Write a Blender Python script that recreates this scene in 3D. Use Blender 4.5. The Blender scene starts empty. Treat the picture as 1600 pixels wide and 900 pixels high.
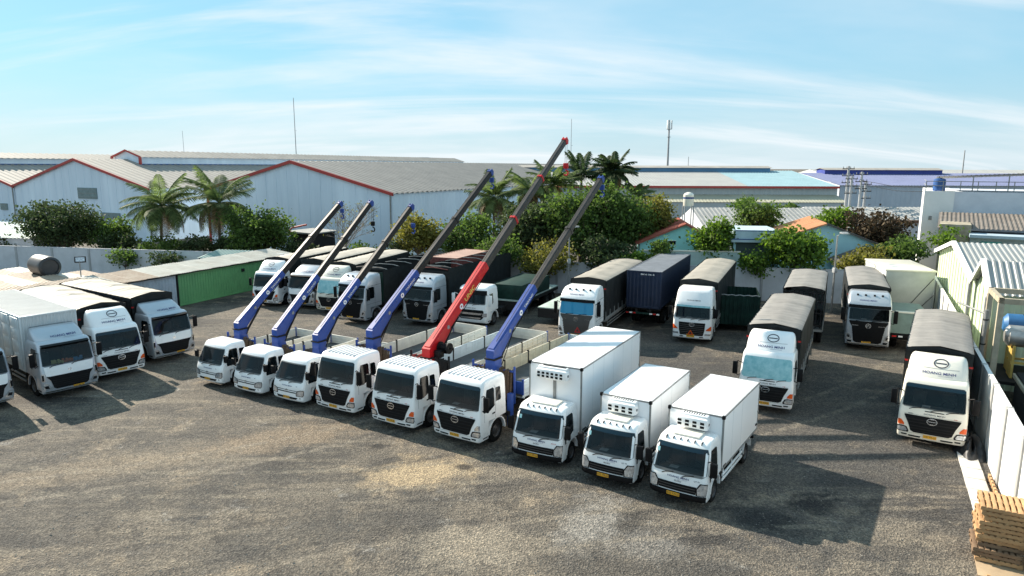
import bpy, bmesh, math, random
from mathutils import Vector, Matrix
R = math.radians
rnd = random.Random(7)
scene = bpy.context.scene
col = scene.collection

# ------------------------------------------------------------------ camera, sky, sun, exposure
cam_d = bpy.data.cameras.new('camera'); cam_d.sensor_width = 36; cam_d.lens = 24.0; cam_d.clip_end = 6000
cam = bpy.data.objects.new('camera', cam_d); col.objects.link(cam)
cam.matrix_world = Matrix.Translation((0, 0, 11.38)) @ Matrix.Rotation(R(90 - 10.1), 4, 'X') @ Matrix.Rotation(R(0.2), 4, 'Z')
scene.camera = cam
SUN_EL = 31.0; SUN_DIR = Vector((-.750, .662, 0)).normalized()      # towards the sun
w = bpy.data.worlds.new('World'); scene.world = w; w.use_nodes = True
nt = w.node_tree; nt.nodes.clear()
N = nt.nodes.new; LK = nt.links.new
sky = N('ShaderNodeTexSky'); sky.sky_type = 'NISHITA'; sky.sun_disc = False
sky.sun_elevation = R(SUN_EL); sky.sun_rotation = math.atan2(SUN_DIR.x, SUN_DIR.y)
sky.air_density = 1.0; sky.dust_density = 0.3; sky.ozone_density = 3.0; sky.altitude = 10
tint = N('ShaderNodeMix'); tint.data_type = 'RGBA'; tint.blend_type = 'MULTIPLY'; tint.inputs[0].default_value = 1
LK(sky.outputs[0], tint.inputs[6]); tint.inputs[7].default_value = (.78, 1.06, 1.06, 1)
tc = N('ShaderNodeTexCoord'); sep = N('ShaderNodeSeparateXYZ'); LK(tc.outputs['Generated'], sep.inputs[0])
def wm(op, a, b=None):
    n = N('ShaderNodeMath'); n.operation = op
    for i, v in enumerate((a, b)):
        if v is None: continue
        if isinstance(v, (int, float)): n.inputs[i].default_value = v
        else: LK(v, n.inputs[i])
    return n.outputs[0]
zz = wm('ADD', wm('MAXIMUM', sep.outputs[2], 0.0), .22)
px = wm('DIVIDE', sep.outputs[0], zz); py = wm('DIVIDE', sep.outputs[1], zz)
cmb = N('ShaderNodeCombineXYZ'); LK(px, cmb.inputs[0]); LK(py, cmb.inputs[1])
def cloud(rot, sc, scale, det, lo, hi, dist):
    mp = N('ShaderNodeMapping'); mp.inputs['Rotation'].default_value = (0, 0, R(rot)); mp.inputs['Scale'].default_value = sc
    LK(cmb.outputs[0], mp.inputs[0])
    no = N('ShaderNodeTexNoise'); no.inputs['Scale'].default_value = scale; no.inputs['Detail'].default_value = det
    no.inputs['Roughness'].default_value = .55; no.inputs['Distortion'].default_value = dist
    LK(mp.outputs[0], no.inputs['Vector'])
    mr = N('ShaderNodeMapRange'); mr.interpolation_type = 'SMOOTHSTEP'; LK(no.outputs[0], mr.inputs[0])
    mr.inputs[1].default_value = lo; mr.inputs[2].default_value = hi
    return mr.outputs[0]
c1 = cloud(-24, (.45, 2.2, 1), .85, 9, .45, .70, .6)
c2 = cloud(12, (.8, 1.5, 1), .5, 6, .42, .72, .4)
cf = wm('MINIMUM', wm('ADD', wm('MULTIPLY', c1, .68), wm('MULTIPLY', c2, .55)), .94)
mixc = N('ShaderNodeMix'); mixc.data_type = 'RGBA'; LK(cf, mixc.inputs[0])
veil = N('ShaderNodeMix'); veil.data_type = 'RGBA'; veil.inputs[0].default_value = .84     # thin high haze evens the blue out
LK(tint.outputs[2], veil.inputs[6]); veil.inputs[7].default_value = (1.32, 2.52, 3.2, 1)
hz = N('ShaderNodeMapRange'); hz.interpolation_type = 'SMOOTHSTEP'; LK(sep.outputs[2], hz.inputs[0]); hz.inputs[1].default_value = 0; hz.inputs[2].default_value = .16; hz.inputs[3].default_value = .6; hz.inputs[4].default_value = 0
low = N('ShaderNodeMix'); low.data_type = 'RGBA'; LK(hz.outputs[0], low.inputs[0]); LK(veil.outputs[2], low.inputs[6]); low.inputs[7].default_value = (2.95, 3.3, 3.55, 1)
LK(low.outputs[2], mixc.inputs[6]); mixc.inputs[7].default_value = (3.9, 4.1, 4.25, 1)
bgn = N('ShaderNodeBackground'); bgn.inputs[1].default_value = .115
LK(mixc.outputs[2], bgn.inputs[0]); wo = N('ShaderNodeOutputWorld'); LK(bgn.outputs[0], wo.inputs[0])
sun_d = bpy.data.lights.new('sun', 'SUN'); sun_d.energy = 5.0; sun_d.angle = R(.5); sun_d.color = (1, .90, .76)
sun = bpy.data.objects.new('sun', sun_d); col.objects.link(sun)
sv = Vector((SUN_DIR.x * math.cos(R(SUN_EL)), SUN_DIR.y * math.cos(R(SUN_EL)), math.sin(R(SUN_EL))))
sun.rotation_euler = (-sv).to_track_quat('-Z', 'Y').to_euler(); sun.location = (-40, 40, 60)
scene.view_settings.view_transform = 'Standard'; scene.view_settings.look = 'None'
scene.view_settings.exposure = 1.1; scene.view_settings.gamma = 1
try: scene.view_settings.use_curve_mapping = False
except Exception: pass

# ------------------------------------------------------------------ materials
MATS = {}
def mat(name, c, rough=.6, metal=0, var=0, vscale=3, c2=None, bump=0, bscale=20, spec=.5, coat=0, dirt=0, stretch=None):
    if name in MATS: return MATS[name]
    m = bpy.data.materials.new(name); m.use_nodes = True; t = m.node_tree; b = t.nodes['Principled BSDF']
    b.inputs['Base Color'].default_value = (*c, 1); b.inputs['Roughness'].default_value = rough; b.inputs['Metallic'].default_value = metal
    b.inputs['Specular IOR Level'].default_value = spec
    if coat: b.inputs['Coat Weight'].default_value = coat; b.inputs['Coat Roughness'].default_value = .08
    tcn = None
    def coord():
        nonlocal tcn
        if tcn is None:
            x = t.nodes.new('ShaderNodeTexCoord'); g = t.nodes.new('ShaderNodeNewGeometry'); tcn = g.outputs['Position']
            if stretch:
                mp = t.nodes.new('ShaderNodeMapping'); mp.inputs['Scale'].default_value = stretch
                t.links.new(x.outputs['Object'], mp.inputs[0]); tcn = mp.outputs[0]
        return tcn
    if var or c2:
        n = t.nodes.new('ShaderNodeTexNoise'); n.inputs['Scale'].default_value = vscale; n.inputs['Detail'].default_value = 6; n.inputs['Roughness'].default_value = .65
        t.links.new(coord(), n.inputs['Vector'])
        r = t.nodes.new('ShaderNodeValToRGB'); r.color_ramp.elements[0].position = .3; r.color_ramp.elements[1].position = .72
        cc = c2 or tuple(max(0, v * (1 - var)) for v in c); dd = c if c2 else tuple(min(1, v * (1 + var * .6)) for v in c)
        r.color_ramp.elements[0].color = (*cc, 1); r.color_ramp.elements[1].color = (*dd, 1)
        t.links.new(n.outputs[0], r.inputs[0]); t.links.new(r.outputs[0], b.inputs['Base Color'])
        mr = t.nodes.new('ShaderNodeMapRange'); mr.inputs[3].default_value = max(.02, rough - .08); mr.inputs[4].default_value = min(1, rough + .1)
        t.links.new(n.outputs[0], mr.inputs[0]); t.links.new(mr.outputs[0], b.inputs['Roughness'])
    if bump:
        n2 = t.nodes.new('ShaderNodeTexNoise'); n2.inputs['Scale'].default_value = bscale; n2.inputs['Detail'].default_value = 5
        t.links.new(coord(), n2.inputs['Vector'])
        bp = t.nodes.new('ShaderNodeBump'); bp.inputs['Strength'].default_value = bump; bp.inputs['Distance'].default_value = .05
        t.links.new(n2.outputs[0], bp.inputs['Height']); t.links.new(bp.outputs[0], b.inputs['Normal'])
    MATS[name] = m; return m
WHITE = mat('white_paint', (.90, .90, .89), .28, var=.05, vscale=1.2, coat=.4)
CREAMW = mat('cream_white_paint', (.80, .76, .66), .3, var=.06, vscale=1.4, coat=.3)
BOXW = mat('white_box_panel', (.88, .88, .88), .38, var=.03, vscale=.8)
SILVER = mat('silver_paint', (.50, .53, .57), .3, metal=.45, var=.08, vscale=1.5, coat=.4)
GREYP = mat('grey_paint', (.09, .087, .085), .35, metal=.3, var=.1, vscale=2)
BLACKP = mat('black_plastic', (.008, .008, .009), .5, var=.3, vscale=6, spec=.14)
DARKM = mat('dark_chassis', (.018, .018, .019), .7, var=.4, vscale=5, spec=.2)
GLASS = mat('windscreen_glass', (.006, .009, .011), .04, spec=.32, c2=(.001, .002, .002), vscale=2.6)
def win_mat():
    m = bpy.data.materials.new('clear_windscreen'); m.use_nodes = True; b = m.node_tree.nodes['Principled BSDF']
    b.inputs['Base Color'].default_value = (.004, .007, .008, 1); b.inputs['Roughness'].default_value = .03; b.inputs['Specular IOR Level'].default_value = .5; b.inputs['Alpha'].default_value = .60
    MATS['clear_windscreen'] = m; return m
WING = win_mat()
INTER = mat('cab_lining', (.035, .036, .038), .8, var=.3, vscale=3, spec=.2)
SEATM = mat('seat_fabric', (.13, .125, .12), .85, var=.3, vscale=5); DASHM = mat('dashboard_grey', (.10, .10, .10), .7, var=.2, vscale=4)
TINTB = mat('windscreen_tint', (.007, .026, .042), .06, spec=.40)
SHADE = mat('sunshade_film', (.42, .66, .68), .3, metal=.15, c2=(.16, .42, .46), vscale=3.2)
BLUEGL = mat('blue_tinted_glass', (.03, .26, .46), .08, spec=.6)
LAMP = mat('lamp_glass', (.80, .82, .84), .10, metal=.6, c2=(.30, .31, .33), vscale=11)
ORANGE = mat('orange_lens', (.72, .10, .015), .2)
REDL = mat('red_lens', (.5, .02, .02), .25)
YPLATE = mat('yellow_plate', (.80, .40, .02), .5)
CHROME = mat('chrome', (.62, .63, .65), .18, metal=.9)
TYRE = mat('tyre_rubber', (.012, .012, .012), .9, var=.5, vscale=8, spec=.15)
RIM = mat('wheel_rim', (.085, .085, .088), .5, metal=.4, var=.35, vscale=8)
TARPR = mat('tarp_roof_dusty_sunlit', (.46, .42, .355), .75, c2=(.33, .30, .255), vscale=1.1, bump=.25, bscale=3)  # roof tarps paler than the sides: dust, plus sun brightness put into the colour
TARPM = mat('tarp_roof_mid', (.35, .32, .272), .75, c2=(.25, .23, .195), vscale=1.1, bump=.25, bscale=3)
TARPG = mat('tarp_roof_grey', (.27, .255, .235), .75, c2=(.19, .18, .168), vscale=1.3, bump=.25, bscale=3)
TARPS = mat('tarp_dark', (.016, .019, .020), .65, var=.5, vscale=2.5, bump=.4, bscale=2.5, spec=.25)
TARPN = mat('tarp_green', (.010, .036, .028), .6, spec=.25, var=.5, vscale=2, bump=.3, bscale=3)
STEELG = mat('grey_steel', (.27, .275, .27), .5, metal=.3, var=.3, vscale=3)
DECK = mat('deck_steel', (.075, .078, .08), .65, var=.45, vscale=2.2, bump=.15, bscale=9)
PANELW = mat('dropside_white', (.72, .70, .62), .5, var=.14, vscale=2.5)
PANELC = mat('dropside_cream', (.60, .53, .38), .55, var=.2, vscale=3)
PANELB = mat('dropside_pale_blue', (.62, .70, .74), .5, var=.1, vscale=2.5)
CBLUE = mat('crane_blue', (.022, .066, .29), .42, var=.18, vscale=2.5, spec=.35)
RIBG = mat('rib_grey', (.58, .59, .60), .5)
CRED = mat('crane_red', (.55, .010, .014), .4, var=.15, vscale=2.5, spec=.35)
CBLACK = mat('boom_black', (.013, .013, .014), .42, var=.3, vscale=3, spec=.3)
CGREY = mat('boom_grey', (.040, .036, .034), .42, var=.25, vscale=3, spec=.35)
ROPE = mat('rope_brown', (.11, .072, .045), .9, var=.5, vscale=14)
ROPER = mat('rope_red', (.28, .04, .03), .85, var=.3, vscale=14)
INKB = mat('ink_blue', (.010, .02, .14), .5)
INKD = mat('ink_dark', (.03, .03, .05), .5)
INKR = mat('ink_red', (.5, .03, .03), .5)
INKW = mat('ink_white', (.8, .8, .8), .5)
INKY = mat('ink_yellow', (.75, .6, .12), .5)
CONTN = mat('container_navy', (.016, .026, .055), .55, var=.25, vscale=1.5, spec=.3)
CONTNR = mat('container_roof_grey', (.16, .17, .19), .55, var=.3, vscale=1.3)
CONTR = mat('container_brown_red', (.20, .055, .045), .6, var=.3, vscale=1.2)
CONTRR = mat('container_roof_brown', (.38, .24, .19), .65, var=.25, vscale=1.3)
CONTG = mat('container_green', (.12, .34, .14), .5, var=.12, vscale=1.2)
CONTB = mat('container_grey_blue', (.42, .48, .55), .55, var=.2, vscale=1.6)
CONTW = mat('box_silver', (.62, .66, .67), .4, metal=.1, var=.07, vscale=1.5)
BOXROOF = mat('box_roof_grey', (.50, .50, .48), .6, c2=(.40, .40, .385), vscale=1.2)
ROOFG = mat('roof_weathered', (.34, .345, .335), .75, c2=(.22, .222, .215), vscale=.9)

# ------------------------------------------------------------------ mesh helpers
class MB:
    def __init__(s): s.v = []; s.f = []; s.cuts = []
    def add(s, vs, fs):
        n = len(s.v); s.cuts.append((n, len(s.f))); s.v += [tuple(p) for p in vs]; s.f += [tuple(i + n for i in f) for f in fs]
    def box(s, x0, x1, y0, y1, z0, z1):
        x0, x1 = min(x0, x1), max(x0, x1); y0, y1 = min(y0, y1), max(y0, y1); z0, z1 = min(z0, z1), max(z0, z1)
        s.add([(x0,y0,z0),(x1,y0,z0),(x1,y1,z0),(x0,y1,z0),(x0,y0,z1),(x1,y0,z1),(x1,y1,z1),(x0,y1,z1)],
              [(3,2,1,0),(4,5,6,7),(0,1,5,4),(1,2,6,5),(2,3,7,6),(3,0,4,7)])
    def cbox(s, x0, x1, y0, y1, z0, z1, c=.02):      # box with chamfered edges
        bm = bmesh.new(); bmesh.ops.create_cube(bm, size=1)
        for v in bm.verts: v.co = Vector(((x0+x1)/2 + v.co.x*abs(x1-x0), (y0+y1)/2 + v.co.y*abs(y1-y0), (z0+z1)/2 + v.co.z*abs(z1-z0)))
        bmesh.ops.bevel(bm, geom=bm.edges[:], offset=c, segments=2, affect='EDGES', profile=.5)
        bm.verts.index_update(); s.add([v.co[:] for v in bm.verts], [[v.index for v in f.verts] for f in bm.faces]); bm.free()
    def prism(s, pts, h0, h1, axis='y'):             # polygon (a,b) extruded along axis
        n = len(pts)
        def P(a, b, h): return (a, h, b) if axis == 'y' else ((h, a, b) if axis == 'x' else (a, b, h))
        s.add([P(a, b, h0) for a, b in pts] + [P(a, b, h1) for a, b in pts],
              [tuple(range(n)), tuple(range(2*n-1, n-1, -1))] + [(i, i+n, (i+1) % n + n, (i+1) % n) for i in range(n)])
    def tube(s, path, r, n=8, cap=True):
        path = [Vector(p) for p in path]; rr = r if isinstance(r, (list, tuple)) else [r]*len(path); rings = []
        for i, p in enumerate(path):
            d = (path[min(i+1, len(path)-1)] - path[max(i-1, 0)])
            if d.length < 1e-6: d = Vector((0, 0, 1))
            d.normalize(); a = d.orthogonal() if abs(d.z) > .95 else d.cross(Vector((0, 0, 1))); a.normalize(); b = d.cross(a)
            rings.append([p + (a*math.cos(2*math.pi*k/n) + b*math.sin(2*math.pi*k/n))*rr[i] for k in range(n)])
        vs = [q for g in rings for q in g]; fs = []
        for i in range(len(path)-1):
            for k in range(n): fs.append((i*n+k, i*n+(k+1) % n, (i+1)*n+(k+1) % n, (i+1)*n+k))
        if cap: fs += [tuple(range(n-1, -1, -1)), tuple(range((len(path)-1)*n, len(path)*n))]
        s.add(vs, fs)
    def lathe(s, prof, c=(0,0,0), axis='y', n=24):   # prof: (radius, height along axis)
        vs = []; fs = []; m = len(prof)
        for k in range(n):
            a = 2*math.pi*k/n; ca, sa = math.cos(a), math.sin(a)
            for r, h in prof:
                vs.append((c[0]+r*ca, c[1]+h, c[2]+r*sa) if axis == 'y' else ((c[0]+r*ca, c[1]+r*sa, c[2]+h) if axis == 'z' else (c[0]+h, c[1]+r*ca, c[2]+r*sa)))
        for k in range(n):
            for j in range(m-1): fs.append((k*m+j, k*m+j+1, ((k+1) % n)*m+j+1, ((k+1) % n)*m+j))
        s.add(vs, fs)
    def grid(s, fn, nu, nv):
        vs = [fn(i/nu, j/nv) for j in range(nv+1) for i in range(nu+1)]
        s.add(vs, [(j*(nu+1)+i, j*(nu+1)+i+1, (j+1)*(nu+1)+i+1, (j+1)*(nu+1)+i) for j in range(nv) for i in range(nu)])
    def corr(s, o, u, v, n, amp, nrm=None):          # corrugated sheet: n ribs across u, straight along v
        o, u, v = Vector(o), Vector(u), Vector(v); k = Vector(nrm) if nrm else u.cross(v); k.normalize()
        ts = []
        for i in range(n): ts += [((i+.0)/n, 0), ((i+.42)/n, 0), ((i+.55)/n, amp), ((i+.87)/n, amp)]
        ts.append((1, 0)); vs = []
        for t, h in ts: vs += [o+u*t+k*h, o+u*t+v+k*h]
        s.add(vs, [(2*i, 2*i+2, 2*i+3, 2*i+1) for i in range(len(ts)-1)])
    def mesh(s, name, m, smooth=True, ang=32):
        me = bpy.data.meshes.new(name); me.from_pydata(s.v, [], s.f); me.materials.append(m); me.validate(); me.update()
        if smooth:
            me.shade_smooth(); me.set_sharp_from_angle(angle=R(ang))
        return me
CACHE = {}
def split_part(parent, name, key, m, fn, loc=(0,0,0), rot=(0,0,0), **kw):   # every shape that fn adds becomes a part of its own
    k = (key, m.name, 'split')
    if k not in CACHE:
        mb = MB(); fn(mb); out = []; cuts = mb.cuts+[(len(mb.v), len(mb.f))]
        for (a, fa), (b, fb) in zip(cuts, cuts[1:]):
            q = MB(); q.v = mb.v[a:b]; q.f = [tuple(i-a for i in f) for f in mb.f[fa:fb]]; out.append(q.mesh(name, m))
        CACHE[k] = out
    for me in CACHE[k]:
        o = bpy.data.objects.new(name, me); col.objects.link(o); o.parent = parent; o.location = loc; o.rotation_euler = rot
SPLIT = {'step_panel', 'step', 'bumper_slot', 'grille_bar', 'roof_rib', 'roof_bracket', 'roof_marker', 'air_vent', 'top_grille', 'side_guard', 'step_rail', 'rear_stake_gate', 'front_board', 'bonnet_seam', 'door_seam', 'saddle', 'insulator', 'support_leg', 'landing_leg', 'stake_row', 'cradle', 'bracket', 'peg', 'batten', 'bar', 'end_wall', 'cable'}
def part(parent, name, key, m, fn, loc=(0,0,0), rot=(0,0,0), label=None, kind=None, smooth=True):
    if name in SPLIT and key is not None: return split_part(parent, name, key, m, fn, loc, rot)
    k = (key, m.name)
    if key is None or k not in CACHE:
        mb = MB(); fn(mb); me = mb.mesh(name, m, smooth)
        if key is not None: CACHE[k] = me
    else: me = CACHE[k]
    o = bpy.data.objects.new(name, me); col.objects.link(o); o.location = loc; o.rotation_euler = rot
    if parent is not None: o.parent = parent
    if label: o['label'] = label
    if kind: o['kind'] = kind
    return o
def thing(name, label, cat, loc=(0,0,0), rz=0, group=None):
    o = bpy.data.objects.new(name, None); o.empty_display_size = .3; col.objects.link(o); o.location = loc; o.rotation_euler = (0, 0, rz)
    o['label'] = label; o['category'] = cat; o['kind'] = 'thing'
    if group: o['group'] = group
    return o
def tag(o, label, cat, group=None):
    o['label'] = label; o['category'] = cat
    if group: o['group'] = group
    return o
def struct(name, m, fn, smooth=False, kind='structure'):
    mb = MB(); fn(mb); o = bpy.data.objects.new(name, mb.mesh(name, m, smooth)); col.objects.link(o); o['kind'] = kind; return o
_txt = {}
def text_verts(s, bold=.012, wide=1.25):
    if (s, wide) in _txt: return _txt[(s, wide)]
    c = bpy.data.curves.new('txt', 'FONT'); c.body = s; c.size = 1; c.align_x = 'CENTER'; c.align_y = 'CENTER'; c.offset = bold; c.resolution_u = 2
    o = bpy.data.objects.new('txt', c); col.objects.link(o); bpy.context.view_layer.update()
    me = bpy.data.meshes.new_from_object(o.evaluated_get(bpy.context.evaluated_depsgraph_get()))
    vs = [(v.co.x*wide, v.co.y) for v in me.vertices]; fs = [tuple(p.vertices) for p in me.polygons]
    bpy.data.objects.remove(o); bpy.data.curves.remove(c); bpy.data.meshes.remove(me)
    _txt[(s, wide)] = (vs, fs); return vs, fs
def put_text(mb, s, f, size, wide=1.25):             # f(u, v) -> 3D point
    vs, fs = text_verts(s, wide=wide); mb.add([f(u*size, v*size) for u, v in vs], fs)
def ring_pts(mb, f, a0, b0, a1, b1, n=24):           # flat oval ring between two ellipses
    vs = []
    for k in range(n):
        t = 2*math.pi*k/n; vs += [f(a0*math.cos(t), b0*math.sin(t)), f(a1*math.cos(t), b1*math.sin(t))]
    mb.add(vs, [(2*k, 2*((k+1) % n), 2*((k+1) % n)+1, 2*k+1) for k in range(n)])
# ------------------------------------------------------------------ trucks (local frame: +X forward, origin under the middle of the front bumper)
PAPER = mat('papers', (.62, .64, .62), .8, var=.3, vscale=9)
class Surf:                                           # rounded cab surface from rows (z, front x, half width, rear x)
    def __init__(s, rows, crown=.06, r=.14): s.rows = rows; s.crown = crown; s.r = r
    def at(s, z):
        q = s.rows
        if z <= q[0][0]: return q[0][1:]
        for a, b in zip(q, q[1:]):
            if z <= b[0]:
                t = (z-a[0])/(b[0]-a[0]); return tuple(a[i]+(b[i]-a[i])*t for i in (1, 2, 3))
        return q[-1][1:]
    def front(s, y, z):
        x, w, _ = s.at(z); a = min(1, abs(y)/w); x -= s.crown*a*a; e = abs(y)-(w-s.r)
        if e > 0: e = min(e, s.r*.98); x -= s.r-math.sqrt(s.r*s.r-e*e)
        return x
    def side(s, x, z):
        x0, w, _ = s.at(z); e = x-(x0-s.crown-s.r)
        if e <= 0: return w
        e = min(e, s.r*.98); return w-s.r+math.sqrt(s.r*s.r-e*e)
    def shell(s, m, hole=None):
        L = []; rows = list(s.rows)
        if hole:
            for z in hole: rows.append((z, *s.at(z)))
            rows.sort(key=lambda q: q[0])
        for z, x0, w, xr in rows:
            half = [(xr, w-.05), (xr+.05, w)]
            xs = x0-s.crown-s.r
            half.append(((xr+xs)/2, w))
            for k in range(0, 6):
                a = math.pi/2*k/5; y = w-s.r+s.r*math.cos(a); half.append((x0-s.crown*(y/w)**2-s.r*(1-math.sin(a)), y))
            for f in (.75, .5, .25): half.append((x0-s.crown*(f*(w-s.r)/w)**2, f*(w-s.r)))
            full = [(x, y, z) for x, y in half] + [(x0, 0, z)] + [(x, -y, z) for x, y in reversed(half)]
            L.append(full)
        n = len(L[0]); vs = [p for l in L for p in l]; fs = []
        for i in range(len(L)-1):
            for k in range(n):
                if hole and 8 <= k < 16 and rows[i][0] >= hole[0]-1e-6 and rows[i+1][0] <= hole[1]+1e-6: continue
                fs.append((i*n+k, (i+1)*n+k, (i+1)*n+(k+1) % n, i*n+(k+1) % n))
        fs += [tuple(range(n)), tuple(range(len(L)*n-1, (len(L)-1)*n-1, -1))]
        m.add(vs, fs)
    def fpatch(s, m, rows, off=.008, n=12, sub=3):    # rows (z, y left, y right)
        R2 = []
        for a, b in zip(rows, rows[1:]):
            for k in range(sub): t = k/sub; R2.append([a[i]+(b[i]-a[i])*t for i in range(3)])
        R2.append(rows[-1]); vs = []
        for z, yl, yr in R2:
            for i in range(n+1):
                y = yl+(yr-yl)*i/n; vs.append((s.front(y, z)+off, y*(1+off*.9), z))
        w = n+1; m.add(vs, [(j*w+i, j*w+i+1, (j+1)*w+i+1, (j+1)*w+i) for j in range(len(R2)-1) for i in range(n)])
    def spatch(s, m, rows, sd, off=.008, n=5, sub=3): # rows (z, x rear, x front) on side sd
        R2 = []
        for a, b in zip(rows, rows[1:]):
            for k in range(sub): t = k/sub; R2.append([a[i]+(b[i]-a[i])*t for i in range(3)])
        R2.append(rows[-1]); vs = []
        for z, xa, xb in R2:
            for i in range(n+1):
                x = xa+(xb-xa)*i/n; vs.append((x, sd*(s.side(x, z)+off), z))
        w = n+1; m.add(vs, [(j*w+i, j*w+i+1, (j+1)*w+i+1, (j+1)*w+i) if sd < 0 else (j*w+i, (j+1)*w+i, (j+1)*w+i+1, j*w+i+1) for j in range(len(R2)-1) for i in range(n)])
    def F(s, yc, zc, off=.014):
        return lambda u, v: (s.front(yc+u, zc+v)+off, yc+u, zc+v)

def wheel(t, x, y, r=.5, wd=.28, tag_=''):
    sd = 1 if y > 0 else -1
    def ty(m):
        m.lathe([(r*.58, -wd/2), (r*.86, -wd/2), (r*.97, -wd*.42), (r, -wd*.3), (r, wd*.3), (r*.97, wd*.42), (r*.86, wd/2), (r*.58, wd/2), (r*.58, -wd/2)], n=28)
    def ri(m):
        m.lathe([(r*.60, -wd*.5), (r*.62, wd*.46), (r*.57, wd*.5), (r*.53, wd*.3), (r*.40, wd*.22), (r*.30, wd*.34), (r*.18, wd*.46), (.001, wd*.46)], n=24)
        for k in range(8): a = 2*math.pi*k/8; m.lathe([(.001, wd*.42), (.022, wd*.42), (.022, wd*.2)], c=(r*.28*math.cos(a), 0, r*.28*math.sin(a)), n=6)
    wo = part(t, 'wheel', ('tyre', r, wd), TYRE, ty, (x, y, r))
    part(wo, 'rim', ('rim', r, wd), RIM, ri, rot=(0, 0, 0 if sd > 0 else math.pi))
def axle(t, x, half, r=.5, wd=.27, dual=False):
    for sd in (-1, 1):
        wheel(t, x, sd*(half-wd/2), r, wd)
        if dual: wheel(t, x, sd*(half-wd*1.6), r, wd)
def chassis(t, key, x0, x1, z=.62, half=.42):
    def f(m):
        for sd in (-1, 1): m.box(x0, x1, sd*half-.04, sd*half+.04, z, z+.24)
        for k in range(6): xx = x0+(x1-x0)*(k+.5)/6; m.box(xx-.05, xx+.05, -half, half, z+.04, z+.18)
        xm = x0*.55+x1*.45
        m.cbox(xm-.5, xm+.5, half+.05, half+.5, z-.18, z+.25, .04); m.cbox(xm-.4, xm+.4, -half-.5, -half-.05, z-.18, z+.25, .04)
    part(t, 'chassis', ('chassis', key), DARKM, f)
def mudguard(m, x, y0, y1, r, a0=10, a1=170, th=.02):
    n = 12; pts = [(x+math.cos(R(a0+(a1-a0)*k/n))*r, .5+math.sin(R(a0+(a1-a0)*k/n))*r) for k in range(n+1)]
    pts2 = [(x+math.cos(R(a0+(a1-a0)*k/n))*(r-th), .5+math.sin(R(a0+(a1-a0)*k/n))*(r-th)) for k in range(n+1)]
    for i in range(n): m.prism([pts[i], pts[i+1], pts2[i+1], pts2[i]], y0, y1)
def plate(t, S, z, y=0, key='', w=.46, h=.13, txt='51D 770.22'):
    o = part(t, 'number_plate', ('plate', key, w, txt), YPLATE, lambda m: S.fpatch(m, [(z-h/2, y-w/2, y+w/2), (z+h/2, y-w/2, y+w/2)], .03, 2, 1), label='yellow number plate')
    part(o, 'plate_lettering', ('pletters', key, w, txt), INKD, lambda m: put_text(m, txt, S.F(y, z, .036), .10, .9))
def mirrors(t, S, key, x, z, w, h=.5, arm=.26, m_=BLACKP, both=(-1, 1)):
    for sd in both:
        def f(m, sd=sd):
            m.cbox(x-.06, x+.07, sd*(w+arm-.13), sd*(w+arm+.11), z-h*.62, z+h*.38, .035)
            m.tube([(x-.1, sd*(w-.03), z+h*.3), (x+.02, sd*(w+arm*.6), z+h*.45), (x, sd*(w+arm), z+h*.2)], .022, 6)
            m.tube([(x-.1, sd*(w-.03), z-h*.6), (x, sd*(w+arm*.6), z-h*.7), (x, sd*(w+arm), z-h*.4)], .022, 6)
        part(t, 'mirror', ('mirror', key, sd), m_, f)
def wipers(t, S, key, z, ys, L=.6):
    for i, y in enumerate(ys):
        part(t, 'wiper', ('wiper', key, i), BLACKP, lambda m, y=y: m.tube([(S.front(y, z-.04)+.03, y, z-.04), (S.front(y+.12, z+.02)+.035, y+.12, z+.02), (S.front(y+L, z+.05)+.03, y+L, z+.07)], .016, 5))
def hino_badge(t, S, y, z, a, key, m_=CHROME, off=.02, asp=.76):
    def f(m):
        g = S.F(y, z, off); ring_pts(m, g, a, a*asp, a*.84, a*asp*.80)
        m.add([g(-a*.72, -a*.07), g(a*.72, -a*.07), g(a*.72, a*.07), g(-a*.72, a*.07)], [(0, 1, 2, 3)])
        for sg in (-1, 1) if asp > .7 else ():
            m.add([g(-a*.42, sg*a*.66), g(a*.42, sg*a*.66), g(a*.34, sg*a*.46), g(-a*.34, sg*a*.46)], [(0, 1, 2, 3)])
    part(t, 'emblem', ('hbadge', key), m_, f)
def company(t, S, y, z, size, key, m_=INKB, under=True, off=.014, parent=None):
    def f(m):
        g = S.F(y, z, off); put_text(m, 'HOANG MINH', g, size, 1.35)
        if under: m.add([g(-size*.3, -size*.72), g(size*3.6, -size*.72), g(size*3.6, -size*.66), g(-size*.3, -size*.66)], [(0, 1, 2, 3)])
    part(parent or t, 'company_lettering', ('co', key), m_, f)
def word(t, S, s, y, z, size, key, m_, off=.014, wide=1.2):
    part(t, 'lettering', ('w', key, s), m_, lambda m: put_text(m, s, S.F(y, z, off), size, wide))
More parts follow.
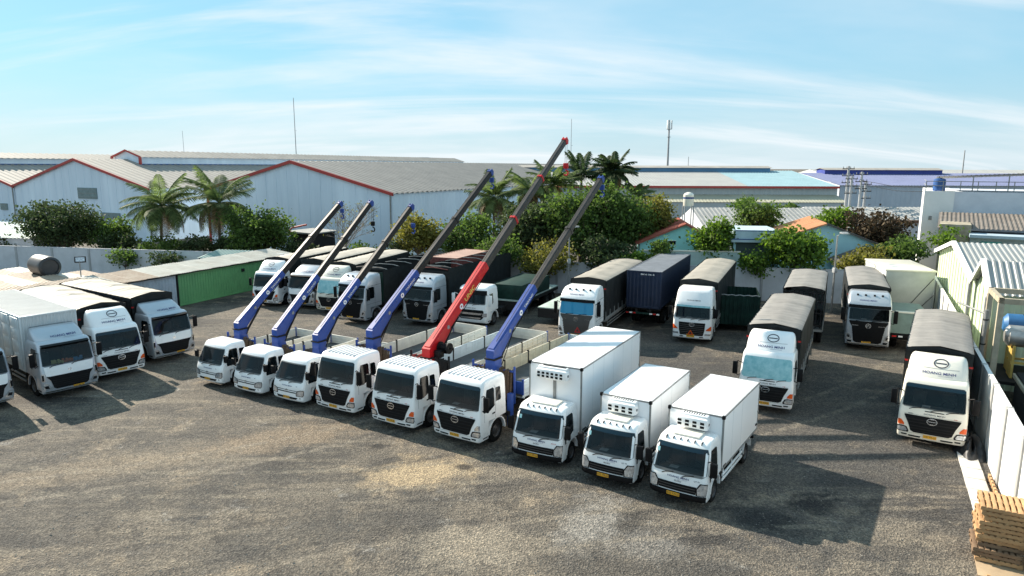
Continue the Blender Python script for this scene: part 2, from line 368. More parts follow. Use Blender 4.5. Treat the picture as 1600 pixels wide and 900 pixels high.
def cab_common(t, K, S, bodym, zsill, arch_x, arch_r, half, xr, zlow=.33, xlow=-.72, hole=None):
    cb = part(t, 'cab', ('cab', K), bodym, lambda m: S.shell(m, hole))
    z0, z1 = hole; wi = S.at(z1)[1]-.10; xb = xr+.10; xf = S.front(0, z1)-.12; xd = S.front(0, z0)
    def lining(m):
        m.add([(xb, -wi, z0-.5), (xb, wi, z0-.5), (xb, wi, z1+.06), (xb, -wi, z1+.06), (xf, -wi, z1+.06), (xf, wi, z1+.06), (xd-.15, wi, z0-.5), (xd-.15, -wi, z0-.5)], [(0, 1, 2, 3), (3, 2, 5, 4), (0, 7, 6, 1), (0, 3, 4, 7), (1, 6, 5, 2)])
    part(cb, 'cab_lining', ('lin', K), INTER, lining, smooth=False)
    part(cb, 'dashboard', ('dshb', K), DASHM, lambda m: m.cbox(xd-.62, xd-.16, -wi+.02, wi-.02, z0-.34, z0-.03, .06))
    for y in (-.5, .5): part(cb, 'seat', ('seat', K), SEATM, lambda m: (m.cbox(xb+.08, xb+.26, -.26, .26, z0-.45, z0+.30, .06), m.cbox(xb+.10, xb+.22, -.14, .14, z0+.32, z0+.52, .04)), (0, y*wi*1.05, 0))
    part(cb, 'steering_wheel', ('stw', K), BLACKP, lambda m: m.tube([(xd-.62+.10*math.sin(R(a)), .5*wi+.22*math.cos(R(a)), z0+.06+.20*math.sin(R(a))) for a in range(0, 361, 20)], .02, 6))
    part(cb, 'windscreen_papers', ('wpp', K), PAPER, lambda m: m.add([(xd-.22, -.42, z0-.02), (xd-.22, -.12, z0-.02), (xd-.42, -.10, z0+.0), (xd-.42, -.40, z0+.0)], [(0, 1, 2, 3)]))
    # lower front block with steps, and a fender over the wheel
    def low(m):
        for sd in (-1, 1):
            m.cbox(xlow, -.16, sd*(half-.34), sd*(half-.02), zlow+.02, zsill+.03, .03)
        m.box(xlow, -.3, -half+.2, half-.2, zlow+.1, zsill)
    part(t, 'step_panel', ('low', K), bodym, low)
    def steps(m):
        for sd in (-1, 1):
            for zz in (zlow+.10, zlow+.38): m.box(xlow+.08, -.30, sd*(half-.3), sd*(half-.012), zz, zz+.07)
    part(t, 'step', ('steps', K), BLACKP, steps)
    for sd in (-1, 1):
        part(t, 'fender', ('fender', K, sd), bodym, lambda m, sd=sd: mudguard(m, arch_x, sd*(half-.36), sd*(half-.005), arch_r, -2, 182, .06))
    part(t, 'underbody', ('under', K), DARKM, lambda m: m.box(xr+.1, -.3, -half+.4, half-.4, .55, zsill+.05))

def h5_rows(hi=0): return [(.34,-.05,1.17,-.74),(.42,-.005,1.20,-.74),(.72,0,1.215,-.74),(1.10,-.02,1.215,-.76),(1.101,-.02,1.215,-2.0),(1.3,-.045,1.215,-2.0),(1.55,-.09,1.205,-2.0),(2.2,-.24,1.175,-2.0),(2.56,-.34,1.15,-2.0),(2.70,-.40,1.135,-1.99),(2.78,-.48,1.11,-1.97),(2.83,-.60,1.06,-1.93),(2.85,-.80,.98,-1.86)]
S_H5 = Surf(h5_rows(), .045, .11)
S_FAIR = Surf([(2.60,-.50,1.06,-1.75),(2.72,-.53,1.08,-1.75),(2.95,-.66,1.08,-1.75),(3.2,-.85,1.06,-1.75),(3.45,-1.08,1.02,-1.75),(3.58,-1.25,.96,-1.75),(3.64,-1.42,.86,-1.74)], .16, .22)
def cab_h5(t, body=WHITE, fairing=False, signal='both', badge=True, K='h5', winm=WING, name2=True, ribs=True):
    S = S_H5; K2 = K+body.name
    cab_common(t, K2, S, body, 1.10, -1.34, .62, 1.215, -2.0, hole=(1.67, 2.55))
    part(t, 'windscreen', ('ws', K), winm, lambda m: S.fpatch(m, [(1.63,-1.02,1.02),(1.69,-1.10,1.10),(2.2,-1.08,1.08),(2.54,-1.04,1.04),(2.60,-.97,.97)], .008, 16), label='sunshade behind the windscreen' if winm is SHADE else None)
    for sd in (-1, 1):
        w_ = part(t, 'side_window', ('sw', K, sd), GLASS, lambda m, sd=sd: S.spatch(m, [(1.52,-.78,-.42),(1.66,-1.14,-.44),(2.36,-1.14,-.58),(2.44,-1.06,-.62)], sd))
        part(t, 'quarter_window', ('qw', K, sd), GLASS, lambda m, sd=sd: S.spatch(m, [(1.80,-1.58,-1.24),(1.86,-1.62,-1.24),(2.34,-1.58,-1.24),(2.38,-1.5,-1.24)], sd))
        part(t, 'door_seam', ('ds', K, sd), BLACKP, lambda m, sd=sd: (S.spatch(m, [(1.12,-1.205,-1.19),(2.48,-1.205,-1.19)], sd, .004, 1), S.spatch(m, [(1.12,-.40,-.388),(1.5,-.40,-.388)], sd, .004, 1)))
        part(t, 'door_handle', ('dh', K, sd), BLACKP, lambda m, sd=sd: S.spatch(m, [(1.34,-1.12,-.92),(1.40,-1.12,-.92)], sd, .03, 1))
        part(t, 'headlight', ('hl', K, sd), LAMP, lambda m, sd=sd: S.fpatch(m, [(.60,sd*.86,sd*1.16),(.66,sd*.84,sd*1.19),(.76,sd*.90,sd*1.19),(.79,sd*1.0,sd*1.17)], .014, 6))
        part(t, 'headlight_housing', ('hlh', K, sd), BLACKP, lambda m, sd=sd: S.fpatch(m, [(.57,sd*.80,sd*1.18),(.64,sd*.78,sd*1.205),(.80,sd*.86,sd*1.205),(.83,sd*.98,sd*1.19)], .010, 6))
        part(t, 'fog_lamp', ('fl', K, sd), BLACKP, lambda m, sd=sd: S.fpatch(m, [(.44,sd*.84,sd*1.02),(.50,sd*.82,sd*1.04)], .014, 4))
        if signal: part(t, 'turn_signal', ('ts', K, sd, signal), ORANGE if signal == 'both' or sd < 0 else LAMP, lambda m, sd=sd: S.fpatch(m, [(.86,sd*.95,sd*1.185),(.95,sd*.97,sd*1.19),(1.08,sd*1.08,sd*1.19)], .014, 5))
    if winm is WING: part(t, 'tint_band', ('tb', K), TINTB, lambda m: S.fpatch(m, [(2.44,-1.04,1.04),(2.54,-1.02,1.02),(2.59,-.96,.96)], .011, 14))
    gr = part(t, 'grille', ('gr', K), BLACKP, lambda m: S.fpatch(m, [(.60,-.60,.60),(.66,-.72,.72),(.90,-.80,.80),(.98,-.83,.83),(1.28,-.98,.98),(1.33,-.98,.98)], .012, 14))
    def slats(m):
        for z, a in ((.68, .70), (.79, .74), (.90, .78), (1.05, .82), (1.17, .88)):
            S.fpatch(m, [(z,-a,a),(z+.018,-a,a)], .035, 14, 1)
            S.fpatch(m, [(z-.03,-a,a),(z,-a,a)], .02, 14, 1)
    part(gr, 'grille_bar', ('grb', K), DARKM, slats)
    part(t, 'bumper_slot', ('bs', K), BLACKP, lambda m: (S.fpatch(m, [(.41,-.76,-.36),(.47,-.78,-.34)], .012, 4), S.fpatch(m, [(.41,.36,.76),(.47,.34,.78)], .012, 4)))
    part(t, 'bonnet_seam', ('bn', K), BLACKP, lambda m: (S.fpatch(m, [(1.355,-1.0,1.0),(1.362,-1.0,1.0)], .006, 12, 1), S.fpatch(m, [(.56,-1.2,1.2),(.566,-1.2,1.2)], .006, 12, 1)))
    part(t, 'wiper_vent', ('wv', K), BLACKP, lambda m: S.fpatch(m, [(1.53,-.28,.38),(1.565,-.28,.38)], .02, 6, 1))
    if badge: hino_badge(t, S, 0, 1.16, .19, K, off=.05)
    if name2: company(t, S, .06, 1.43, .085, K+'n', INKD, False)
    word(t, S, 'HINO', -.78, 1.38, .06, K, INKD); word(t, S, 'FL8J', .80, 1.38, .055, K, INKR)
    plate(t, S, .50, -.02, K); mirrors(t, S, K, -.22, 2.05, 1.17, .62, .27); wipers(t, S, K, 1.60, (-.85, -.1, .45), .42)
    if fairing:
        fo = part(t, 'roof_fairing', ('fair', K2), body, lambda m: S_FAIR.shell(m))
        hino_badge(fo, S_FAIR, .1, 3.40, .27, K+'f', INKD, .016, .6); company(t, S_FAIR, .06, 3.04, .135, K+'f', INKB, True, parent=fo)
        part(fo, 'fairing_crease', ('fcr', K), STEELG, lambda m: S_FAIR.fpatch(m, [(3.20,-.5,.75),(3.212,-.5,.75)], .005, 10, 1))
    elif ribs:
        def rr(m):
            for k in range(8): y = -.77+k*.22; m.cbox(-1.90, -.58, y-.03, y+.03, 2.76, 2.878, .012)
        part(t, 'roof_rib', ('rib', K2), RIBG, rr)
    axle(t, -1.34, 1.15, .5, .28)

S_H3 = Surf([(.30,-.05,1.0,-.62),(.38,0,1.03,-.62),(.66,0,1.04,-.62),(.92,-.03,1.04,-.64),(.921,-.03,1.04,-1.72),(1.05,-.06,1.035,-1.72),(1.22,-.12,1.03,-1.72),(1.9,-.44,.97,-1.72),(2.08,-.53,.94,-1.71),(2.18,-.60,.92,-1.70),(2.24,-.70,.88,-1.68),(2.27,-.86,.80,-1.62)], .07, .13)
def cab_h3(t):
    S, K = S_H3, 'h3'; cab_common(t, K, S, WHITE, .92, -1.15, .52, 1.04, -1.72, .30, -.60, hole=(1.26, 1.97))
    part(t, 'windscreen', ('ws', K), WING, lambda m: S.fpatch(m, [(1.20,-.84,.84),(1.27,-.93,.93),(1.9,-.88,.88),(2.02,-.82,.82)], .008, 14))
    for sd in (-1, 1):
        part(t, 'side_window', ('sw', K, sd), GLASS, lambda m, sd=sd: S.spatch(m, [(1.14,-.92,-.44),(1.26,-1.16,-.44),(1.92,-1.16,-.66),(1.98,-1.10,-.70)], sd))
        part(t, 'quarter_window', ('qw', K, sd), GLASS, lambda m, sd=sd: S.spatch(m, [(1.36,-1.56,-1.26),(1.92,-1.56,-1.26)], sd))
        part(t, 'headlight', ('hl', K, sd), LAMP, lambda m, sd=sd: S.fpatch(m, [(.60,sd*.66,sd*.97),(.66,sd*.64,sd*1.01),(.80,sd*.68,sd*1.01),(.86,sd*.88,sd*1.0)], .014, 6))
        part(t, 'headlight_housing', ('hlh', K, sd), BLACKP, lambda m, sd=sd: S.fpatch(m, [(.575,sd*.62,sd*.99),(.65,sd*.60,sd*1.025),(.82,sd*.64,sd*1.025),(.885,sd*.86,sd*1.01)], .010, 6))
        part(t, 'door_seam', ('ds', K, sd), BLACKP, lambda m, sd=sd: S.spatch(m, [(.94,-1.215,-1.205),(2.0,-1.215,-1.205)], sd, .004, 1))
        part(t, 'door_handle', ('dh', K, sd), BLACKP, lambda m, sd=sd: S.spatch(m, [(1.10,-1.16,-1.0),(1.15,-1.16,-1.0)], sd, .025, 1))
    part(t, 'grille', ('gr', K), BLACKP, lambda m: (S.fpatch(m, [(.70,-.58,.58),(.745,-.62,.62)], .012, 10), S.fpatch(m, [(.80,-.62,.62),(.825,-.64,.64)], .012, 10)))
    part(t, 'bumper_slot', ('bs', K), BLACKP, lambda m: S.fpatch(m, [(.40,-.60,.60),(.50,-.70,.70)], .012, 10))
    for sd in (-1, 1): part(t, 'fog_lamp', ('fl', K, sd), LAMP, lambda m, sd=sd: S.fpatch(m, [(.46,sd*.80,sd*.88),(.52,sd*.80,sd*.88)], .012, 3))
    hino_badge(t, S, 0, .80, .085, K, off=.02); company(t, S, 0, 1.01, .075, K, INKB, False); word(t, S, '300', .62, 1.03, .05, K, INKD)
    plate(t, S, .47, .0, K, .42, .12); mirrors(t, S, K, -.30, 1.62, .98, .36, .2); wipers(t, S, K, 1.18, (-.55, .1), .42)
    axle(t, -1.15, .97, .4, .22)

def s_iz(w): return Surf([(.34,-.04,w-.02,-.60),(.42,0,w,-.60),(.66,-.01,w,-.60),(.96,-.04,w,-.62),(.961,-.04,w,-1.66),(1.1,-.06,w,-1.66),(1.26,-.10,w-.01,-1.66),(1.95,-.36,w-.06,-1.66),(2.12,-.45,w-.10,-1.65),(2.20,-.52,w-.12,-1.64),(2.26,-.63,w-.16,-1.62),(2.285,-.8,w-.24,-1.56)], .08, .13)
def cab_iz(t, w, K, extra):
    S = s_iz(w); cab_common(t, K, S, WHITE, .96, -1.1, .53, w, -1.66, .34, -.58, hole=(1.26, 2.02)); q = w-1.0
    part(t, 'windscreen', ('ws', K), WING, lambda m: S.fpatch(m, [(1.17,-.80-q,.80+q),(1.27,-.95-q,.95+q),(1.95,-.91-q,.91+q),(2.08,-.85-q,.85+q)], .008, 14))
    part(t, 'tint_band', ('tb', K), TINTB, lambda m: S.fpatch(m, [(1.93,-.90-q,.90+q),(2.07,-.85-q,.85+q)], .011, 12))
    part(t, 'sticker', ('stk', K), SHADE, lambda m: S.fpatch(m, [(1.74,-.84,-.74),(1.88,-.84,-.74)], .016, 2))
    for sd in (-1, 1):
        part(t, 'side_window', ('sw', K, sd), GLASS, lambda m, sd=sd: S.spatch(m, [(1.12,-.70,-.40),(1.30,-1.18,-.42),(1.96,-1.18,-.58),(2.02,-1.1,-.62)], sd))
        part(t, 'headlight', ('hl', K, sd), LAMP, lambda m, sd=sd: S.fpatch(m, [(.60,sd*(.70+q),sd*(.96+q)),(.80,sd*(.68+q),sd*(.985+q)),(.98,sd*(.80+q),sd*(.985+q))], .016, 5))
        part(t, 'headlight_housing', ('hlh', K, sd), BLACKP, lambda m, sd=sd: S.fpatch(m, [(.58,sd*(.66+q),sd*(.975+q)),(.80,sd*(.64+q),sd*(.992+q)),(1.01,sd*(.77+q),sd*(.992+q))], .012, 5))
        part(t, 'door_seam', ('ds', K, sd), BLACKP, lambda m, sd=sd: S.spatch(m, [(.98,-1.245,-1.235),(2.04,-1.245,-1.235)], sd, .004, 1))
        part(t, 'intake_duct', ('dh', K, sd), BLACKP, lambda m, sd=sd: S.spatch(m, [(.86+.14,-.46,-.36),(1.14,-.46,-.36)], sd, .02, 1))
    part(t, 'grille', ('gr', K), BLACKP, lambda m: S.fpatch(m, [(.60,-.64-q,.64+q),(.86,-.66-q,.66+q)], .014, 10))
    part(t, 'grille_bar', ('grb', K), GREYP, lambda m: (S.fpatch(m, [(.68,-.62-q,.62+q),(.70,-.62-q,.62+q)], .03, 10, 1), S.fpatch(m, [(.77,-.62-q,.62+q),(.79,-.62-q,.62+q)], .03, 10, 1)))
    part(t, 'bumper', ('bmp', K), BLACKP, lambda m: S.fpatch(m, [(.35,-.97-q,.97+q),(.57,-.98-q,.98+q)], .022, 14))
    company(t, S, .02, 1.06, .085, K, INKB, True); word(t, S, 'ISUZU', .02, .935, .075, K, INKD); word(t, S, extra, .66+q, 1.05, .06, K, INKR if 'KH' in extra else INKD)
    plate(t, S, .475, -.1, K, .44, .12); mirrors(t, S, K, -.30, 1.55, w-.05, .5, .2); wipers(t, S, K, 1.15, (-.55, .15), .4)
    # light roof visor panel and roof seams
    part(t, 'roof_deflector', ('rd', K), CREAMW, lambda m: m.cbox(-1.35, -.72, -.46-q, .46+q, 2.285, 2.345, .02))
    def ribs(m):
        for k in range(6): y = -.62+k*.248; m.cbox(-.74, -.52, y-.012, y+.012, 2.16, 2.262, .005)
    part(t, 'roof_bracket', ('rb', K), BLACKP, ribs)
    axle(t, -1.1, w-.05, .41, .23)

def s_cl5(): return Surf([(.36,-.06,1.20,-.78),(.46,0,1.235,-.78),(.75,0,1.25,-.78),(1.12,-.02,1.25,-.80),(1.121,-.02,1.25,-2.05),(1.45,-.06,1.25,-2.05),(1.75,-.12,1.24,-2.05),(2.45,-.30,1.20,-2.05),(2.62,-.36,1.18,-2.05),(2.74,-.42,1.165,-2.04),(2.81,-.52,1.12,-2.02),(2.85,-.72,1.03,-1.97)], .06, .13)
S_CL5 = s_cl5()
S_CL5F = Surf([(2.68,-.62,1.08,-1.95),(2.80,-.66,1.10,-1.95),(2.95,-.82,1.10,-1.95),(3.15,-1.12,1.07,-1.95),(3.32,-1.45,1.02,-1.95),(3.38,-1.62,.92,-1.94)], .18, .22)
def cab_cl5(t):
    S, K = S_CL5, 'cl5'; cab_common(t, K, S, SILVER, 1.12, -1.42, .64, 1.25, -2.05, hole=(1.73, 2.54))
    part(t, 'bonnet_panel', ('bp', K), WHITE, lambda m: S.fpatch(m, [(1.12,-.80,.80),(1.25,-1.04,1.04),(1.66,-1.08,1.08)], .01, 14))
    part(t, 'windscreen', ('ws', K), WING, lambda m: S.fpatch(m, [(1.68,-1.02,1.02),(1.74,-1.12,1.12),(2.40,-1.10,1.10),(2.62,-1.06,1.06)], .012, 16))
    part(t, 'sun_visor', ('sv', K), BLACKP, lambda m: [m.add([(S.front(y, 2.56)+.02, y, 2.54), (S.front(y2, 2.56)+.02, y2, 2.54), (S.front(y2, 2.56)+.16, y2, 2.66), (S.front(y, 2.56)+.16, y, 2.66), (S.front(y, 2.70)+.02, y, 2.72), (S.front(y2, 2.70)+.02, y2, 2.72)], [(0,1,2,3),(3,2,5,4)]) for y, y2 in zip([-1.05+.21*k for k in range(10)], [-1.05+.21*(k+1) for k in range(10)])])
    part(t, 'grille', ('gr', K), BLACKP, lambda m: S.fpatch(m, [(.55,-.66,.66),(.62,-.76,.76),(1.12,-.84,.84),(1.14,-.84,.84),(1.26,-1.02,-.5)] if False else [(.55,-.66,.66),(.62,-.76,.76),(1.0,-.86,.86),(1.20,-1.02,1.02)], .02, 14))
    def slats(m):
        for z in (.66, .76, .86, .96): S.fpatch(m, [(z,-.76,.76),(z+.03,-.76,.76)], .04, 12, 1)
    part(t, 'grille_bar', ('grb', K), DARKM, slats)
    part(t, 'bumper_trim', ('bt', K), CHROME, lambda m: S.fpatch(m, [(.40,-1.1,1.1),(.48,-1.16,1.16)], .03, 14))
    for sd in (-1, 1):
        part(t, 'side_window', ('sw', K, sd), GLASS, lambda m, sd=sd: S.spatch(m, [(1.68,-1.16,-.46),(1.76,-1.26,-.46),(2.42,-1.26,-.58),(2.50,-1.18,-.62)], sd))
        part(t, 'headlight', ('hl', K, sd), LAMP, lambda m, sd=sd: S.fpatch(m, [(.56,sd*.86,sd*1.18),(.66,sd*.84,sd*1.22),(.84,sd*.98,sd*1.22),(.88,sd*1.08,sd*1.22)], .03, 5))
        part(t, 'headlight_lens', ('hl2', K, sd), BLACKP, lambda m, sd=sd: S.fpatch(m, [(.62,sd*.92,sd*1.10),(.76,sd*.98,sd*1.14)], .036, 4))
        part(t, 'corner_vent', ('cv', K, sd), CHROME, lambda m, sd=sd: S.fpatch(m, [(.98,sd*1.09,sd*1.22),(1.36,sd*1.08,sd*1.21)], .02, 4))
        part(t, 'corner_vent_opening', ('cvo', K, sd), BLACKP, lambda m, sd=sd: S.fpatch(m, [(1.03,sd*1.115,sd*1.195),(1.31,sd*1.11,sd*1.19)], .03, 3))
        part(t, 'door_seam', ('ds', K, sd), BLACKP, lambda m, sd=sd: S.spatch(m, [(1.14,-1.315,-1.305),(2.55,-1.315,-1.305)], sd, .004, 1))
        part(t, 'door_handle', ('dh', K, sd), BLACKP, lambda m, sd=sd: S.spatch(m, [(1.46,-1.24,-1.06),(1.51,-1.24,-1.06)], sd, .025, 1))
    fo = part(t, 'roof_fairing', ('fair', K), SILVER, lambda m: S_CL5F.shell(m))
    company(t, S_CL5F, .15, 2.98, .13, K, INKB, True, parent=fo)
    part(t, 'emblem', ('em', K), CHROME, lambda m: (ring_pts(m, S.F(0, 1.42, .02), .075, .07, .05, .045), m.add([S.F(0, 1.42, .022)(u, v) for u, v in ((-.05,-.04),(0,.045),(.05,-.04),(0,.0))], [(0, 3, 1), (3, 2, 1)])))
    plate(t, S, .50, .3, K, .48, .13); mirrors(t, S, K, -.26, 2.16, 1.23, .66, .26); wipers(t, S, K, 1.66, (-.85, .1), .6)
    axle(t, -1.42, 1.2, .52, .3)

def s_cl7(): return Surf([(.36,-.08,1.18,-.80),(.46,0,1.22,-.80),(.8,0,1.245,-.80),(1.2,-.01,1.25,-.82),(1.201,-.01,1.25,-2.2),(1.9,-.06,1.25,-2.2),(2.0,-.08,1.25,-2.2),(2.75,-.22,1.235,-2.2),(2.95,-.27,1.225,-2.2),(3.1,-.40,1.21,-2.2),(3.35,-.66,1.18,-2.2),(3.52,-.92,1.12,-2.19),(3.58,-1.15,1.03,-2.15)], .08, .15)
S_CL7 = s_cl7()
def cab_cl7(t, body=SILVER, cheek=None, K='cl7', win=WING, tri=False):
    S = S_CL7; K = K+body.name; cab_common(t, K, S, body, 1.2, -1.5, .66, 1.25, -2.2, hole=(1.98, 2.66))
    part(t, 'windscreen', ('ws', K), win, lambda m: S.fpatch(m, [(1.92,-1.0,1.0),(1.98,-1.12,1.12),(2.60,-1.10,1.10),(2.70,-1.06,1.06)], .012, 16))
    part(t, 'sun_visor', ('sv', K), BLACKP, lambda m: S.fpatch(m, [(2.70,-1.10,1.10),(2.74,-1.14,1.14),(2.90,-1.12,1.12)], .05, 14))
    part(t, 'visor_strip', ('svs', K), body, lambda m: S.fpatch(m, [(2.90,-1.12,1.12),(2.99,-1.10,1.10)], .07, 14))
    gr = part(t, 'grille', ('gr', K), GREYP if cheek == 'grey' else BLACKP, lambda m: S.fpatch(m, [(.52,-.62,.62),(.60,-.78,.78),(1.1,-.84,.84),(1.55,-.92,.92),(1.78,-1.06,1.06),(1.90,-1.08,1.08)], .016, 16))
    def slats(m):
        for k in range(6): z = .64+k*.15; a = .76+.025*k; S.fpatch(m, [(z,-a,a),(z+.035,-a,a),(z+.09,-a*.98,a*.98)], .045, 14, 1)
    part(gr, 'grille_bar', ('grb', K), BLACKP if cheek != 'grey' else GREYP, slats)
    for sd in (-1, 1):
        part(t, 'side_window', ('sw', K, sd), GLASS, lambda m, sd=sd: S.spatch(m, [(1.86,-1.2,-.48),(1.95,-1.26,-.48),(2.62,-1.26,-.54),(2.70,-1.2,-.58)], sd))
        part(t, 'headlight', ('hl', K, sd), LAMP, lambda m, sd=sd: S.fpatch(m, [(.72,sd*.90,sd*1.16),(.80,sd*.88,sd*1.20),(1.02,sd*.98,sd*1.21),(1.10,sd*1.08,sd*1.21)], .03, 5))
        part(t, 'headlight_lens', ('hl2', K, sd), BLACKP, lambda m, sd=sd: S.fpatch(m, [(.80,sd*.96,sd*1.06),(.96,sd*1.0,sd*1.14)], .037, 4))
        part(t, 'fog_lamp', ('fl', K, sd), BLACKP, lambda m, sd=sd: S.fpatch(m, [(.52,sd*.86,sd*1.08),(.64,sd*.86,sd*1.12)], .03, 4))
        part(t, 'door_seam', ('ds', K, sd), BLACKP, lambda m, sd=sd: (S.spatch(m, [(1.22,-1.335,-1.32),(2.75,-1.335,-1.32)], sd, .004, 1), S.spatch(m, [(2.78,-2.15,-.6),(2.80,-2.15,-.6)], sd, .004, 1), S.spatch(m, [(1.48,-2.15,-.3),(1.495,-2.15,-.3)], sd, .004, 1)))
        part(t, 'grille_trim', ('gt', K, sd), CHROME, lambda m, sd=sd: S.fpatch(m, [(1.60,sd*.55,sd*.90),(1.625,sd*.55,sd*.92)], .03, 5, 1))
    part(t, 'bumper_trim', ('bt', K), CHROME if body is SILVER else body, lambda m: S.fpatch(m, [(.40,-1.08,1.08),(.50,-1.14,1.14)], .03, 14))
    company(t, S, -.1, 3.16, .11, K, INKB, False)
    part(t, 'emblem', ('em', K), CHROME, lambda m: (ring_pts(m, S.F(0, 1.62, .04), .16, .15, .115, .105), m.add([S.F(0, 1.62, .045)(u, v) for u, v in ((-.11,-.07),(0,.10),(.11,-.07),(0,.0))], [(0, 3, 1), (3, 2, 1)])))
    plate(t, S, .60, -.05, K, .5, .14); mirrors(t, S, K, -.24, 2.35, 1.23, .8, .25); wipers(t, S, K, 1.90, (-.8, .1), .6)
    def marker(m):
        for y in (-.7, -.25, .25, .7): m.cbox(S.front(y, 3.42)-.06, S.front(y, 3.42)+.06, y-.06, y+.06, 3.40, 3.50, .02)
    part(t, 'roof_marker', ('rm', K), BLACKP, marker)
    axle(t, -1.5, 1.2, .52, .3)

S_H7 = Surf([(.36,-.06,1.20,-.78),(.44,0,1.235,-.78),(.78,0,1.245,-.78),(1.14,-.02,1.245,-.80),(1.141,-.02,1.245,-2.1),(1.7,-.07,1.24,-2.1),(2.4,-.22,1.21,-2.1),(2.62,-.28,1.19,-2.1),(2.72,-.34,1.17,-2.1),(3.3,-.62,1.12,-2.1),(3.50,-.80,1.06,-2.08),(3.56,-1.0,.96,-2.05)], .09, .18)
def cab_h7(t):
    S, K = S_H7, 'h7'; cab_common(t, K, S, WHITE, 1.14, -1.42, .64, 1.245, -2.1, hole=(1.73, 2.42))
    part(t, 'windscreen', ('ws', K), WING, lambda m: S.fpatch(m, [(1.66,-1.02,1.02),(1.74,-1.12,1.12),(2.36,-1.09,1.09),(2.50,-1.05,1.05)], .01, 16))
    part(t, 'sun_strip', ('ss', K), SHADE, lambda m: S.fpatch(m, [(2.40,-1.07,1.07),(2.52,-1.05,1.05)], .014, 14))
    gr = part(t, 'grille', ('gr', K), BLACKP, lambda m: S.fpatch(m, [(.58,-.72,.72),(.90,-.80,.80),(1.42,-.84,.84)], .012, 12))
    def slats(m):
        for k in range(6): z = .66+k*.12; S.fpatch(m, [(z,-.74,.74),(z+.03,-.74,.74)], .035, 12, 1)
    part(gr, 'grille_bar', ('grb', K), GREYP, slats)
    for sd in (-1, 1):
        part(t, 'side_window', ('sw', K, sd), GLASS, lambda m, sd=sd: S.spatch(m, [(1.66,-1.1,-.46),(1.74,-1.2,-.46),(2.36,-1.2,-.56),(2.46,-1.1,-.6)], sd))
        part(t, 'turn_signal', ('ts', K, sd), ORANGE, lambda m, sd=sd: S.fpatch(m, [(.94,sd*.88,sd*1.20),(1.02,sd*.92,sd*1.21),(1.22,sd*1.14,sd*1.21)], .014, 5))
        part(t, 'headlight', ('hl', K, sd), LAMP, lambda m, sd=sd: S.fpatch(m, [(.62,sd*.82,sd*1.18),(.74,sd*.84,sd*1.21)], .014, 5))
        part(t, 'fog_lamp', ('fl', K, sd), BLACKP, lambda m, sd=sd: S.fpatch(m, [(.46,sd*.5,sd*.74),(.52,sd*.5,sd*.74)], .014, 4))
    hino_badge(t, S, 0, 1.28, .17, K, off=.04); company(t, S, 0, 2.82, .10, K, INKD, False)
    plate(t, S, .56, -.05, K, .48, .2); mirrors(t, S, K, -.24, 2.15, 1.2, .6, .25); wipers(t, S, K, 1.63, (-.85, -.1, .4), .42)
    part(t, 'hazard_triangle', ('tri', K), ORANGE, lambda m: m.add([S.F(-.05, .62, .06)(u, v) for u, v in ((-.2,0),(.2,0),(0,.34),(-.11,.06),(.11,.06),(0,.24))], [(0,1,4,3),(1,2,5,4),(2,0,3,5)]))
    axle(t, -1.42, 1.2, .52, .3)

S_GI = Surf([(.38,-.06,1.18,-.78),(.48,0,1.22,-.78),(.8,0,1.24,-.78),(1.14,-.02,1.24,-.80),(1.141,-.02,1.24,-2.0),(1.7,-.07,1.235,-2.0),(2.4,-.24,1.19,-2.0),(2.72,-.32,1.15,-2.0),(2.84,-.42,1.10,-1.98),(2.92,-.62,1.02,-1.93),(2.95,-.9,.9,-1.8)], .09, .18)
def cab_gi(t):
    S, K = S_GI, 'gi'; cab_common(t, K, S, WHITE, 1.14, -1.4, .64, 1.24, -2.0, hole=(1.74, 2.36))
    part(t, 'windscreen', ('ws', K), WING, lambda m: S.fpatch(m, [(1.68,-1.0,1.0),(1.75,-1.1,1.1),(2.40,-1.07,1.07)], .01, 16))
    part(t, 'sun_visor', ('sv', K), BLACKP, lambda m: S.fpatch(m, [(2.36,-1.12,1.12),(2.68,-1.08,1.08)], .06, 14))
    part(t, 'grille', ('gr', K), BLACKP, lambda m: S.fpatch(m, [(.62,-.80,.80),(.80,-.98,.98),(1.22,-.98,.98),(1.30,-.9,.9)], .012, 12))
    part(t, 'grille_bar', ('grb', K), CHROME, lambda m: (S.fpatch(m, [(.96,-.78,.78),(1.10,-.86,.86)], .045, 12), S.fpatch(m, [(.68,-.7,.7),(.78,-.8,.8)], .045, 12)))
    for sd in (-1, 1):
        part(t, 'side_window', ('sw', K, sd), GLASS, lambda m, sd=sd: S.spatch(m, [(1.60,-1.0,-.46),(1.74,-1.18,-.46),(2.40,-1.18,-.56)], sd))
        part(t, 'headlight', ('hl', K, sd), LAMP, lambda m, sd=sd: S.fpatch(m, [(.84,sd*.86,sd*1.19),(1.10,sd*.90,sd*1.2)], .03, 5))
    company(t, S, 0, 1.42, .09, K, INKD, False)
    mirrors(t, S, K, -.2, 2.1, 1.2, .75, .3, WHITE); wipers(t, S, K, 1.65, (-.8, .1), .55)
    axle(t, -1.4, 1.19, .52, .3)
